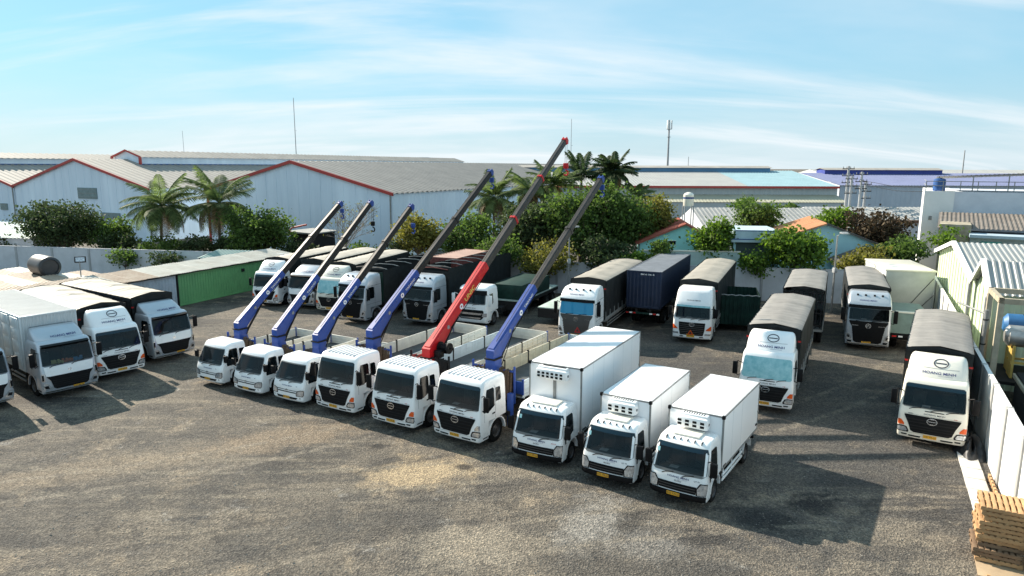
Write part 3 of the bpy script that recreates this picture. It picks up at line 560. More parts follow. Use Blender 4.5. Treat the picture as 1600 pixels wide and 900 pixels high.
# ------------------------------------------------------------------ truck bodies
def reefer(t, K, x0, L, hw, z0, z1, unit_w, big=False):
    box_ = part(t, 'cargo_box', ('rbox', K), BOXW, lambda m: m.cbox(x0-L, x0, -hw, hw, z0, z1, .02))
    def trim(m):
        c = .045
        for sd in (-1, 1):
            for x in (x0, x0-L): m.box(x-(.004 if x == x0 else c), x+(.004 if x == x0 else .0) + (c if x != x0 else 0), sd*(hw-.05), sd*(hw+.006), z0, z1-.01)
            m.box(x0-.05, x0+.006, sd*(hw-.055), sd*(hw+.006), z0, z1+.004)
            m.box(x0-L, x0, sd*(hw-.03), sd*(hw+.008), z1-.05, z1+.006)
            m.box(x0-L, x0, sd*(hw-.03), sd*(hw+.008), z0-.03, z0+.05)
        m.box(x0-.03, x0+.008, -hw, hw, z1-.05, z1+.006); m.box(x0-L-.008, x0-L+.03, -hw, hw, z1-.05, z1+.006)
    part(box_, 'edge_trim', ('rtrim', K), STEELG, trim)
    for sd in (-1, 1): part(box_, 'corner_cap', ('rcap', K, sd), BLACKP, lambda m, sd=sd: m.cbox(x0-.10, x0+.03, sd*(hw-.08), sd*(hw+.03), z1-.10, z1+.03, .02))
    for sd in (-1, 1):
        for k in range(1, int(L/1.18)):
            part(box_, 'panel_seam', ('rseam', K, sd), CONTW, lambda m, sd=sd: m.box(-.006, .006, sd*hw, sd*(hw+.004), z0+.06, z1-.06), (x0-k*1.18, 0, 0))
        part(box_, 'door_hinge_post', ('rhin', K, sd), STEELG, lambda m, sd=sd: (m.box(x0-L-.004, x0-L+.06, sd*hw, sd*(hw+.010), z0, z1-.02), [m.cbox(x0-L-.03, x0-L+.10, sd*(hw-.01), sd*(hw+.025), z0+f*(z1-z0)-.04, z0+f*(z1-z0)+.04, .008) for f in (.12, .38, .64, .9)]))
    part(box_, 'drain_pipe', ('rpipe', K), STEELG, lambda m: m.cbox(x0, x0+.05, -.06, .06, z0+.5, z1-.3, .01))
    u = part(t, 'cooling_unit', ('unit', K), WHITE, lambda m: (m.cbox(x0+.01, x0+.42, -unit_w/2, unit_w/2, z1-.52, z1-.10, .09), m.cbox(x0+.01, x0+.30, -unit_w*.46, unit_w*.46, z1-.16, z1-.02, .05)), label='white refrigeration unit on the box front')
    def vents(m):
        n = 6 if big else 4
        for r_ in range(2):
            for k in range(n):
                y = -unit_w*.36+k*unit_w*.72/(n-1) - unit_w*.03; m.cbox(x0+.40, x0+.428, y-unit_w*.26/n, y+unit_w*.26/n, z1-.30-r_*.13, z1-.21-r_*.13, .008)
    part(u, 'air_vent', ('vents', K), BLACKP, vents)
    def top(m):
        if big: m.box(x0+.06, x0+.20, -unit_w*.34, unit_w*.40, z1-.025, z1-.012)
        else:
            for k in range(9): y = -unit_w*.32+k*unit_w*.08; m.box(x0+.08, x0+.25, y-.012, y+.012, z1-.025, z1-.010)
    part(u, 'top_grille', ('tgr', K), BLACKP, top)
    part(u, 'side_fan', ('sfan', K), BLACKP, lambda m: m.lathe([(.001, .012), (.05, .012), (.05, 0)], c=(x0+.26, unit_w/2, z1-.30), n=12))
    for sd in (-1, 1):
        def guard(m, sd=sd):
            xa, xb = x0-.15, x0-L*.56
            for z in (z0-.24, z0-.42): m.cbox(xb, xa, sd*hw-.03, sd*hw+.02, z-.045, z+.045, .01)
            for x in (xa-.2, (xa+xb)/2, xb+.15): m.box(x-.03, x+.03, sd*hw-.05, sd*hw-.02, z0-.46, z0)
        part(t, 'side_guard', ('guard', K, sd), WHITE, guard)
        part(t, 'mudguard', ('rmud', K, sd), WHITE, lambda m, sd=sd: mudguard(m, x0-L*.72, sd*(hw-.5), sd*(hw-.01), .52, 0, 180, .03))
        part(box_, 'side_marker', ('smk', K, sd), BLACKP, lambda m, sd=sd: m.box(x0-.5, x0-.15, sd*hw, sd*(hw+.01), z0+.06, z0+.10))
        part(box_, 'tail_marker', ('tmk', K, sd), BLACKP, lambda m, sd=sd: (m.cbox(x0-L+.15, x0-L+.3, sd*hw, sd*(hw+.03), z0+.2, z0+.28, .01),))
    chassis(t, K, -1.2, x0-L+.1, .58, .38); axle(t, x0-L*.72, hw-.02, .41, .22, True)
    part(t, 'rear_bumper', ('rbm', K), BLACKP, lambda m: m.cbox(x0-L-.06, x0-L+.06, -hw+.1, hw-.1, .5, .62, .02))

def tarp_body(t, K, x0, L, hw=1.23, z0=1.15, z1=3.72, rise=.17, roofm=TARPR, sidem=TARPS, seed=1, tag2=None, dual=2, rear_open=False, valance=True, wheels=True):
    rg = random.Random(seed)
    ph = [rg.uniform(0, 6) for _ in range(8)]
    n = int(L/.11); nb = L/.62
    def roof(m):
        def f(u, v):
            x = x0-u*L; y = -hw+v*2*hw; a = 1-abs(2*v-1)
            bow = abs(math.sin(math.pi*u*nb)); sag = -.065*bow**.6*(.6+a*.4)+.012*math.sin(u*L*13+ph[6]+3*v)
            edge = -.05 if v in (0, 1) else 0
            return (x, y*1.012, z1+rise*min(1, a)**.8+sag+.02*math.sin(u*L*1.1+ph[0])*a+edge)
        m.grid(f, n, 12)
    part(t, 'tarp_roof', None, roofm, roof)
    def sides(m):
        for sd in (-1, 1):
            def f(u, v, sd=sd):
                z = z1-.05-(z1-.05-z0-.12)*v; k = math.sin(math.pi*v)
                return (x0-u*L, sd*(hw+.015+k*(.025*math.sin(u*L*5+ph[1])+.02*math.sin(u*L*2.3+ph[2]+v*3))), z)
            m.grid(f, n, 6)
    part(t, 'tarp_side', None, sidem, sides)
    def hem(m):
        for sd in (-1, 1):
            def f(u, v, sd=sd):
                d = .20+.07*math.sin(u*L*3.7+ph[3])+.05*math.sin(u*L*9+ph[4]); return (x0-u*L, sd*(hw+.03+.02*v), z1-.03-d*v)
            m.grid(f, n, 2)
        def g(u, v):
            y = -hw+u*2*hw; return (x0+.03+.02*v, y, z1+rise*(1-abs(2*u-1))**.8-.01-(.16+.04*math.sin(u*17+ph[5])+.03*math.sin(u*31))*v)
        if valance: m.grid(g, 20, 2)
    part(t, 'tarp_hem', None, sidem, hem)
    def front(m):
        m.prism([(-hw, z0), (hw, z0), (hw, z1)] + [(hw-2*hw*k/8, z1+rise*(1-abs(2*k/8-1))**.8-.03) for k in range(1, 8)] + [(-hw, z1)], x0-.02, x0+.015, 'x')
        if not rear_open: m.prism([(-hw, z0), (hw, z0), (hw, z1), (0, z1+rise-.03), (-hw, z1)], x0-L-.01, x0-L+.02, 'x')
    part(t, 'front_board', ('tfront', hw, z0, z1, x0, L, rear_open), sidem, front)
    def bed(m):
        m.box(x0-L, x0, -hw, hw, z0-.16, z0)
        for sd in (-1, 1):
            m.cbox(x0-L, x0, sd*hw-.03, sd*(hw+.05), z0-.12, z0+.14, .02)
            k = int(L/1.1)
            for i in range(k+1): x = x0-.04-(L-.08)*i/k; m.box(x-.035, x+.035, sd*(hw+.02), sd*(hw+.065), z0-.12, z0+.55)
    part(t, 'bed_frame', ('bed', x0, L, hw, z0), STEELG, bed)
    if not wheels: return
    def guard(m):
        for sd in (-1, 1):
            for z in (.62, .82): m.cbox(x0-L*.55, x0-.6, sd*hw-.03, sd*hw+.02, z-.04, z+.04, .01)
            for x in (x0-.8, x0-L*.5): m.box(x-.03, x+.03, sd*hw-.06, sd*hw-.03, .58, z0)
    part(t, 'side_guard', ('tguard', x0, L), STEELG, guard)
    chassis(t, K, -1.4, x0-L+.1, .68, .43)
    for i in range(dual): axle(t, x0-L*.74-i*1.3+.5, hw-.02, .5, .26, True)
    for sd in (-1, 1): part(t, 'reflector', ('refl', x0, L, sd), REDL, lambda m, sd=sd: m.box(x0+.0, x0+.02, sd*(hw-.12), sd*(hw+.02), z1-.62, z1-.54))

def open_body(t, K, x0, L, hw=1.24, z0=1.2, z1=3.75, sidem=TARPS):    # high sides covered by tarpaulin, open on top, with cross bows
    rg = random.Random(hash(K) % 97); p = [rg.uniform(0, 6) for _ in range(6)]
    def sides(m):
        n = int(L/.3)
        for sd in (-1, 1):
            for off in (0, -.05):
                def f(u, v, sd=sd, off=off): return (x0-u*L, sd*(hw+off+.02*math.sin(u*L*4+p[0])*math.sin(math.pi*v)), z1-(z1-z0)*v+.03*math.sin(u*L*2.2+p[1])*(1-v))
                m.grid(f, n, 5)
        m.box(x0-.05, x0, -hw, hw, z0, z1-.25); m.box(x0-L, x0-L+.05, -hw, hw, z0, z1-.1)
    part(t, 'tarp_side', None, sidem, sides)
    for k in range(max(3, int(L/1.7))):
        x = x0-.5-k*1.7
        part(t, 'roof_bow', ('obow', hw, z1), STEELG, lambda m: m.tube([(0, -hw, z1-.03), (0, -hw*.5, z1+.08), (0, hw*.5, z1+.08), (0, hw, z1-.03)], .03, 6), (x, 0, 0))
    part(t, 'front_roll', None, TARPS, lambda m: m.tube([(x0-.1, -hw, z1), (x0-.08, -hw*.5, z1+.06), (x0-.12, 0, z1-.02), (x0-.06, hw*.6, z1+.05), (x0-.1, hw, z1)], [.10, .13, .10, .14, .1], 8))
    def bed(m):
        m.box(x0-L, x0, -hw, hw, z0-.16, z0)
        for sd in (-1, 1): m.cbox(x0-L, x0, sd*hw-.03, sd*(hw+.05), z0-.12, z0+.14, .02)
    part(t, 'bed_frame', ('obed', x0, L, hw, z0), DARKM, bed)
    chassis(t, K, -1.4, x0-L+.1, .68, .43)
    for i in range(2): axle(t, x0-L*.78-i*1.3+.5, hw-.02, .5, .26, True)

def container_on(t, K, x0, L, sidem, roofm, z0=1.4, h=2.6, hw=1.22, front_txt=None, side_txt=None):
    z1 = z0+h
    def body(m):
        n = int(L/.28)
        for sd in (-1, 1): m.corr((x0, sd*(hw-.02), z0+.12), (-L, 0, 0), (0, 0, h-.24), n, .035, (0, sd, 0))
        m.corr((x0-.03, -hw, z0+.12), (0, 2*hw, 0), (0, 0, h-.24), 9, .03, (1, 0, 0)); m.box(x0-L, x0-L+.05, -hw, hw, z0, z1)
        m.box(x0-L+.05, x0-.06, -hw+.05, hw-.05, z0+.02, z1-.06)
        for sd in (-1, 1):
            m.cbox(x0-L, x0+.01, sd*(hw-.06), sd*(hw+.02), z1-.12, z1, .015); m.cbox(x0-L, x0+.01, sd*(hw-.06), sd*(hw+.02), z0, z0+.15, .015)
            for x in (x0, x0-L): m.cbox(x-.11, x+.012, sd*(hw-.10), sd*(hw+.022), z0, z1, .015)
        m.cbox(x0-.09, x0+.012, -hw, hw, z1-.12, z1, .015); m.cbox(x0-.09, x0+.012, -hw, hw, z0, z0+.15, .015)
    c = part(t, 'container_body', ('cont', K), sidem, body)
    part(c, 'container_roof', ('contr', K), roofm, lambda m: (m.corr((x0-.06, -hw+.06, z1-.03), (-L+.12, 0, 0), (0, 2*hw-.12, 0), int(L/.45), .02, (0, 0, 1)), m.box(x0-.09, x0+.014, -hw+.1, hw-.1, z1-.02, z1+.004), [m.box(x0-L, x0, sd*(hw-.05), sd*(hw+.024), z1-.02, z1+.005) for sd in (-1, 1)]))
    if front_txt: part(c, 'container_number', ('cnum', K), INKW, lambda m: put_text(m, front_txt, lambda u, v: (x0+.02+.015, .25+u, z1-.24+v), .15, .9))
    if side_txt: part(c, 'side_lettering', ('cst', K), INKW, lambda m: put_text(m, side_txt, lambda u, v: (x0+.035, -.55+u, z1-.62+v), .42, 1.1))
    def trailer(m):
        for sd in (-1, 1): m.box(x0-L, x0-.05, sd*.5-.06, sd*.5+.06, z0-.32, z0-.01)
        for k in range(7): x = x0-.3-(L-.6)*k/6; m.box(x-.06, x+.06, -hw, hw, z0-.16, z0-.01)
    part(t, 'trailer_frame', ('trl', K), DARKM, trailer)

def dropside(t, K, x0, L, hw, zd, h, nseg, pm, postm=CBLUE, ribs=True, far=None):
    part(t, 'deck', ('deck', K), DECK, lambda m: m.box(x0-L, x0, -hw, hw, zd-.12, zd))
    def fr(m):
        for sd in (-1, 1): m.cbox(x0-L, x0, sd*hw-.05, sd*(hw+.03), zd-.16, zd-.02, .015)
        for k in range(8): x = x0-.2-(L-.4)*k/7; m.box(x-.04, x+.04, -hw+.02, hw-.02, zd-.24, zd-.12)
    part(t, 'bed_frame', ('bfr', K), pm, fr)
    sl = L/nseg
    for sd in (-1, 1):
        mm = far if (far and sd < 0) else pm
        for i in range(nseg):
            xa, xb = x0-i*sl-.05, x0-(i+1)*sl+.05
            def f(m, sd=sd, xa=xa, xb=xb):
                m.cbox(xb, xa, sd*hw-.018, sd*hw+.018, zd+.01, zd+h, .008)
                for z in (zd+.03, zd+h*.35, zd+h*.67, zd+h-.02): m.cbox(xb+.02, xa-.02, sd*(hw+.012), sd*(hw+.042), z-.025, z+.015, .006); m.box(xb+.02, xa-.02, sd*(hw-.012), sd*(hw-.024), z-.02, z+.01)
                if ribs:
                    q = int((xa-xb)/.55)
                    for j in range(q+1): x = xa-.03-(xa-xb-.06)*j/q; m.box(x-.02, x+.02, sd*(hw-.03), sd*(hw+.038), zd+.02, zd+h-.01)
            part(t, 'side_panel', None, mm, f)
        for i in range(nseg+1):
            x = x0-i*sl + (-.04 if i == 0 else (.04 if i == nseg else 0))
            part(t, 'stake', ('stake', h, zd, postm.name), postm if i in (0, nseg) else BLACKP, lambda m: m.cbox(-.045, .045, -.04, .04, zd-.05, zd+h+.05, .01), (x, sd*hw, 0))
    def tail(m):
        m.cbox(x0-L-.018, x0-L+.018, -hw+.05, hw-.05, zd+.01, zd+h, .008)
        for z in (zd+.03, zd+h*.35, zd+h*.67, zd+h-.02): m.cbox(x0-L-.03, x0-L+.03, -hw+.06, hw-.06, z-.02, z+.015, .006)
    part(t, 'tailgate', ('tail', K), pm, tail)
    def head(m):
        m.cbox(x0-.03, x0+.03, -hw+.02, hw-.02, zd, zd+h*.9, .01)
    part(t, 'headboard', ('head', K), postm, head)

def crane(t, K, xe, ze, xt, zt, split, cm, bm_, rope, steps=3, hook='hang', scale=1.0, brand='TADANO', hose=None):
    # column, then a telescopic boom in the truck's long vertical plane from (xe, ze) to (xt, zt)
    a = math.atan2(zt-ze, -(xt-xe)); L = math.hypot(xt-xe, zt-ze); s = scale
    base = part(t, 'crane_base', ('cb', K), DARKM, lambda m: (m.cbox(xe-.05-.38, xe-.05+.38, -.55, .55, .95, 1.28, .04), m.cbox(xe-.25, xe+.15, -1.12, 1.12, .78, .98, .03)))
    for sd in (-1, 1):
        part(t, 'outrigger', ('outr', K, sd), cm, lambda m, sd=sd: (m.cbox(xe-.16, xe+.06, sd*.95, sd*1.17, .35, 1.75, .03), m.lathe([(.001, 0), (.14, 0), (.14, .05), (.001, .05)], c=(xe-.05, sd*1.06, .28), axis='z', n=12), m.tube([(xe-.05, sd*1.06, .3), (xe-.05, sd*1.06, .6)], .05, 8)))
    zc = ze-.42*s
    def colm(m):
        m.cbox(xe-.62*s, xe-.02, -.25*s, .25*s, zc-.42*s, zc, .03)
        vs = []
        for z, xa, xb, wy in ((1.25, .06, -.80, .30), (1.7, .02, -.72, .28), (zc-.40*s, -.04, -.60*s, .24*s)):
            vs += [(xe+xa, -wy, z), (xe+xa, wy, z), (xe+xb, wy, z), (xe+xb, -wy, z)]
        fs = [(3, 2, 1, 0), (8, 9, 10, 11)]
        for i in range(2):
            for k in range(4): fs.append((i*4+k, i*4+(k+1) % 4, (i+1)*4+(k+1) % 4, (i+1)*4+k))
        m.add(vs, fs)
    co = part(t, 'crane_column', ('ccol', K), cm, colm)
    part(co, 'pivot_ring', ('cpin', K), DARKM, lambda m: m.cbox(xe-.66*s, xe+.02, -.28*s, .28*s, zc-.02, zc+.05, .01))
    ca, sa = math.cos(a), math.sin(a)
    def B(q, h, y): return (xe-q*ca+h*sa, y, ze+q*sa+h*ca)         # q along the boom (backwards and up), h across it, 0 = its top
    def prof(m, q0, q1, hw_, h0, h1, ch=.06, tp=1.0):              # eight-sided box section
        vs = []
        for q in (q0, q1):
            for y, h in ((-hw_, h0+ch), (-hw_, h1-ch), (-hw_*.7, h1), (hw_*.7, h1), (hw_, h1-ch), (hw_, h0+ch), (hw_*.5, h0), (-hw_*.5, h0)): vs.append(B(q, h, y))
        m.add(vs, [tuple(range(7, -1, -1)), tuple(range(8, 16))] + [(k, (k+1) % 8, (k+1) % 8+8, k+8) for k in range(8)])
    Ls = L*split
    def outer(m):
        prof(m, .12*s, Ls, .19*s, -.46*s, 0, .07*s)
        P_ = lambda q, h: (B(q, h, 0)[0], B(q, h, 0)[2])
        m.prism([(xe-.02, ze-.02), (xe-.02, zc+.04), (xe-.62*s, zc+.04), (xe-.72*s, zc+.18*s), P_(1.55*s, -.47*s), P_(1.55*s, -.1*s), P_(.3*s, -.03*s)], -.20*s, .20*s)
    bo = part(t, 'boom', ('boom', K), cm, outer)
    part(bo, 'lift_cylinder', ('lift', K), DARKM, lambda m: m.tube([(xe-.62*s, 0, zc-.35), B(Ls*.5, -.50*s, 0)], .07*s, 10))
    for sd in (-1, 1): part(bo, 'boom_pin', ('bpin', K, sd), STEELG, lambda m, sd=sd: m.lathe([(.001, .012*sd), (.09*s, .012*sd), (.09*s, 0)], c=(B(1.45*s, -.24*s, 0)[0], sd*.205*s, B(1.45*s, -.24*s, 0)[2]), n=14))
    for sd in (-1, 1):
        def g2(q, v, sd=sd): p = B(q, -.23*s+v, 0); return (p[0], sd*(.19*s+.012), p[2])
        qc = Ls*(.80 if brand != 'UNIC' else .66)
        part(bo, 'maker_lettering', ('blogo', K, sd), INKY if brand == 'UNIC' else INKW, lambda m, sd=sd: put_text(m, brand, lambda u, v: g2(qc+u*sd, v, sd), .30*s if brand == 'UNIC' else .17*s, 1.25))
        part(bo, 'maker_mark', ('bmark', K, sd), INKW, lambda m, sd=sd: ring_pts(m, lambda u, v: g2(qc-.80*s+u, v, sd), .13*s, .13*s, .05*s, .05*s, 16))
    if brand == 'UNIC':
        part(t, 'winch', ('winch', K), BLACKP, lambda m: (m.lathe([(.05, -.28), (.26, -.28), (.26, -.22), (.17, -.2), (.17, .2), (.26, .22), (.26, .28), (.05, .28)], c=(xe-.75, .55, ze-.05), n=20), m.cbox(xe-.62, xe-.25, .28, .62, ze-.45, ze-.1, .05), m.cbox(xe-1.1, xe-.75, .3, .66, ze-.35, ze-.1, .05)))
    q0 = Ls; rem = L-Ls; hw_ = .155*s; hh = .40*s
    for k in range(steps):
        q1 = Ls+rem*(k+1)/steps
        se = part(bo, 'boom_section', ('bsec', K, k), bm_, lambda m, q0=q0, q1=q1, hw_=hw_, hh=hh: prof(m, q0-.3, q1, hw_, -hh-.03*s, -.03*s, .05*s))
        def collar(m, q1=q1, hw_=hw_, hh=hh): prof(m, q1-.10*s, q1+.03, hw_*1.14, -hh-.06*s, .0, .05*s)
        part(bo, 'boom_collar', ('bcol', K, k), cm if (brand == 'UNIC' or k == steps-1) else bm_, collar)
        hw_ *= .87; hh *= .88; q0 = q1
    def head(m):
        c = B(L+.06, -.05, 0)
        for y in (-.10, .10): m.prism([(p[0], p[2]) for p in (B(L-.1, .0, 0), B(L+.18, -.02*s, 0), B(L+.24, -.26*s, 0), B(L+.08, -.42*s, 0), B(L-.15, -.30*s, 0))], y*s-.02, y*s+.02)
        m.lathe([(.05, -.07*s), (.13*s, -.07*s), (.11*s, 0), (.13*s, .07*s), (.05, .07*s)], c=B(L+.1, -.2*s, 0), n=14)
    part(bo, 'boom_head', ('bhead', K), cm, head)
    part(bo, 'hoist_cable', ('hcab', K), DARKM, lambda m: m.tube([B(.5*s, .06*s, .10*s), B(L*.5, .07*s, .05*s), B(L, .05*s, .0)], .014, 5))
    part(bo, 'hydraulic_hose', ('hhose', K), BLACKP, lambda m: m.tube([(xe-.5*s, .30*s, zc-.3), (xe-.72*s, .34*s, zc+.1), B(1.5*s, -.42*s, .24*s), B(Ls*.6, -.44*s, .215*s), B(Ls*.95, -.40*s, .205*s)], .022, 6))
    tp = Vector(B(L+.18, -.26*s, 0)); dz = {'hang': 1.15, 'short': .35, 'long': 1.35, 'mid': 1.0}[hook]
    hk = part(bo, 'hook_block', ('hook', K), cm if brand == 'UNIC' else (BLACKP if hook == 'hang' else CBLUE), lambda m: (m.cbox(tp.x-.08*s, tp.x+.08*s, -.14*s, .14*s, tp.z-dz-.28*s, tp.z-dz+.02, .04),
        m.tube([(tp.x, 0, tp.z-dz-.25*s)] + [(tp.x, .14*s*math.sin(R(x)), tp.z-dz-.50*s+.14*s*math.cos(R(x))) for x in range(0, 260, 26)], .045*s, 6)))
    part(bo, 'hoist_rope', ('hrope', K), DARKM, lambda m: [m.tube([(tp.x, y, tp.z), (tp.x, y, tp.z-dz)], .012, 5) for y in (-.06, .06)])
    # ropes and slings hung over the stand behind the cab
    rg = random.Random(K); zr_ = 2.72 if s >= 1 else 2.2
    for sd in (-1, 1):
        def bundle(m, sd=sd):
            for k in range(11):
                y = sd*(.36+k*.062); zt_ = zr_+rg.uniform(-.06, .06)-.012*k; zb = 1.45+rg.uniform(-.1, .15); x = xe-.3+rg.uniform(-.05, .05)
                m.tube([(x+.16, y, zb), (x+.13, y+.02, (zb+zt_)/2), (x+.06, y, zt_), (x-.06, y, zt_), (x-.13, y-.02, (zb+zt_)/2), (x-.16, y, zb)], rg.uniform(.032, .05), 6)
        part(t, 'sling_bundle', None, rope[0 if sd < 0 else -1], bundle)
        part(t, 'sling_stand', ('sst', K, sd), cm if brand != 'UNIC' else DARKM, lambda m, sd=sd: (m.cbox(xe-.35, xe-.26, sd*.34, sd*1.12, zr_-.12, zr_-.05, .01), m.cbox(xe-.35, xe-.26, sd*1.06, sd*1.14, 1.2, zr_+.15, .015)))
    part(t, 'control_valve', ('cval', K), BLACKP, lambda m: (m.cbox(xe-.42, xe-.30, -.6, .6, 1.35, 1.55, .02), [m.tube([(xe-.36, y*.13, 1.5), (xe-.42, y*.13, 1.78)], .012, 5) for y in range(-4, 5)]))

def crane_truck(key, label, x, y, th, cabfn, xe, ze, xt, zt, bed, split, cm=CBLUE, bm_=CBLACK, rope=(ROPE,), brand='TADANO', steps=2, hook='short', scale=1, heavy=True):
    t = thing('crane_truck', label, 'truck', (x, y, 0), R(th), 'crane trucks parked in the front row')
    cabfn(t)
    crane(t, key, xe, ze, xt, zt, split, cm, bm_, rope, steps, hook, scale, brand)
    x0, L, hw, zd, h, ns, pm, far = bed
    dropside(t, key, x0, L, hw, zd, h, ns, pm, CBLUE if heavy or True else BLACKP, True, far)
    chassis(t, key, -1.2, x0-L+.1, .68 if heavy else .58, .4)
    if heavy:
        axle(t, x0-L*.62, hw-.08, .5, .26, True)
        if L > 6: axle(t, x0-L*.62-1.3, hw-.08, .5, .26, True)
    else: axle(t, x0-L*.62, hw-.06, .4, .22, True)
    return t
# ------------------------------------------------------------------ ground
def ground_mat():
    m = bpy.data.materials.new('gravel_yard'); m.use_nodes = True; t = m.node_tree; b = t.nodes['Principled BSDF']; n = t.nodes.new; l = t.links.new
    g = n('ShaderNodeNewGeometry'); pos = g.outputs['Position']
    def noise(scale, det=6, rough=.6, dist=0, sc=(1, 1, 1), rot=0):
        mp = n('ShaderNodeMapping'); mp.inputs['Scale'].default_value = sc; mp.inputs['Rotation'].default_value = (0, 0, R(rot)); l(pos, mp.inputs[0])
        x = n('ShaderNodeTexNoise'); x.inputs['Scale'].default_value = scale; x.inputs['Detail'].default_value = det; x.inputs['Roughness'].default_value = rough; x.inputs['Distortion'].default_value = dist
        l(mp.outputs[0], x.inputs['Vector']); return x.outputs[0]
    def ramp(f, stops):
        r = n('ShaderNodeValToRGB'); e = r.color_ramp.elements
        while len(e) < len(stops): e.new(.5)
        for q, (p, c) in zip(e, stops): q.position = p; q.color = (*c, 1)
        l(f, r.inputs[0]); return r.outputs[0]
    def rng(f, a, b_, c=0, d=1):
        r = n('ShaderNodeMapRange'); l(f, r.inputs[0]); r.inputs[1].default_value = a; r.inputs[2].default_value = b_; r.inputs[3].default_value = c; r.inputs[4].default_value = d; r.interpolation_type = 'SMOOTHSTEP'; return r.outputs[0]
    def mix(f, a, c, mode='MIX'):
        x = n('ShaderNodeMix'); x.data_type = 'RGBA'; x.blend_type = mode
        if isinstance(f, float): x.inputs[0].default_value = f
        else: l(f, x.inputs[0])
        for i, v in ((6, a), (7, c)):
            if isinstance(v, tuple): x.inputs[i].default_value = (*v, 1)
            else: l(v, x.inputs[i])
        return x.outputs[2]
    base = ramp(noise(.16, 8, .62, .6), [(.36, (.050, .047, .044)), (.46, (.100, .091, .080)), (.56, (.146, .127, .104)), (.66, (.070, .066, .062))])
    track = noise(.6, 8, .7, .2, (.2, 1.5, 1), -28)                # drawn out along the lanes the trucks drive
    base = mix(rng(track, .50, .62, 0, .6), base, (.215, .185, .145))
    base = mix(rng(track, .34, .46, .6, 0), base, (.072, .068, .064))
    dust = noise(.36, 9, .74, .3); base = mix(rng(dust, .53, .68, 0, .7), base, (.29, .235, .17))
    lime = noise(.6, 9, .78, .3); base = mix(rng(lime, .58, .70, 0, .5), base, (.40, .385, .36))
    oil = noise(.5, 9, .76, .2, (1, 1, 1), 70); base = mix(rng(oil, .54, .66, 0, .55), base, (.038, .036, .035))
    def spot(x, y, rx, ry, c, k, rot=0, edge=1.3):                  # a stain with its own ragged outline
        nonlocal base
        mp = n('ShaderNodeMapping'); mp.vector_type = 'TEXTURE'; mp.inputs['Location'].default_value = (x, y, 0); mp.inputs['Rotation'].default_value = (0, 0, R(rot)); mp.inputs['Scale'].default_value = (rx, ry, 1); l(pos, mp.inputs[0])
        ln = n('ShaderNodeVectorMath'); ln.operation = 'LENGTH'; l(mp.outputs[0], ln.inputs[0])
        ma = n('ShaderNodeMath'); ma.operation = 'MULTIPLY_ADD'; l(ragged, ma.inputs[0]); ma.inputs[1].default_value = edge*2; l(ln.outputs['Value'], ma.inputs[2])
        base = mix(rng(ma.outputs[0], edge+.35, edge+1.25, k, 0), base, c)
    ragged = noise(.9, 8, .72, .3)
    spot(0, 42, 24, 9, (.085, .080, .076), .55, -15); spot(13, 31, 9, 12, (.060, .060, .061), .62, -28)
    spot(-3.4, 24.2, 2.3, 1.5, (.38, .295, .19), .85, 15); spot(-9.5, 27.5, 3.6, 1.4, (.26, .20, .14), .6, 25); spot(-16.5, 24.0, 6, 1.2, (.25, .20, .145), .5, 24)
    spot(2.6, 20.6, 1.0, 2.2, (.32, .305, .28), .5, -20); spot(4.2, 19.2, 1.4, 1.0, (.27, .255, .235), .4); spot(-1.2, 19.0, 2.2, 1.4, (.30, .26, .205), .55)
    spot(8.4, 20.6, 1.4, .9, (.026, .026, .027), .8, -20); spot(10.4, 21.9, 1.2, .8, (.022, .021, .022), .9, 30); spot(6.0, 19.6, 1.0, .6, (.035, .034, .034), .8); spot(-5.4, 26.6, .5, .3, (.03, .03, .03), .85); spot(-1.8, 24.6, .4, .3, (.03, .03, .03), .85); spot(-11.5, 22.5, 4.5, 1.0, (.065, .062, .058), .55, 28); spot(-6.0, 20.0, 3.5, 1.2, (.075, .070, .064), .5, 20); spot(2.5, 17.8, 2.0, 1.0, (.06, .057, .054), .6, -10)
    # wheel tracks: pairs of wide arcs, broken up by noise
    brk = noise(1.6, 6, .7, .2)
    def tracks(cx, cy, r, c, k, wd=.16):
        nonlocal base
        mp = n('ShaderNodeMapping'); mp.inputs['Location'].default_value = (-cx, -cy, 0); l(pos, mp.inputs[0])
        ln = n('ShaderNodeVectorMath'); ln.operation = 'LENGTH'; l(mp.outputs[0], ln.inputs[0])
        for rr in (r, r+1.85):
            d = n('ShaderNodeMath'); d.operation = 'SUBTRACT'; l(ln.outputs['Value'], d.inputs[0]); d.inputs[1].default_value = rr
            a_ = n('ShaderNodeMath'); a_.operation = 'ABSOLUTE'; l(d.outputs[0], a_.inputs[0])
            f = n('ShaderNodeMath'); f.operation = 'MULTIPLY'; l(rng(a_.outputs[0], wd*.3, wd*1.5, k, 0), f.inputs[0]); l(rng(brk, .40, .56), f.inputs[1])
            base = mix(f.outputs[0], base, c)
    for cx, cy, r, c, k in ((-30, 60, 38.5, (.235, .205, .165), .6), (-24, 64, 42.0, (.065, .060, .056), .6), (8, -22, 43.5, (.060, .056, .052), .55), (14, -30, 50.5, (.23, .20, .16), .5), (-40, 4, 30.5, (.07, .065, .06), .55), (26, 6, 19.0, (.05, .049, .048), .5), (-12, 70, 46.0, (.22, .195, .155), .5)): tracks(cx, cy, r, c, k)
    # coarse stones and speckle
    v = n('ShaderNodeTexVoronoi'); v.inputs['Scale'].default_value = 17; l(pos, v.inputs['Vector'])
    base = mix(.62, base, mix(1.0, base, ramp(v.outputs['Color'], [(.1, (.35, .35, .36)), (.5, (.95, .94, .92)), (.9, (1.9, 1.85, 1.75))]), 'MULTIPLY'))
    sp = noise(26, 3, .7); base = mix(.65, base, mix(1.0, base, ramp(sp, [(.34, (.35, .35, .35)), (.52, (1, 1, 1)), (.68, (1.75, 1.7, 1.6))]), 'MULTIPLY'))
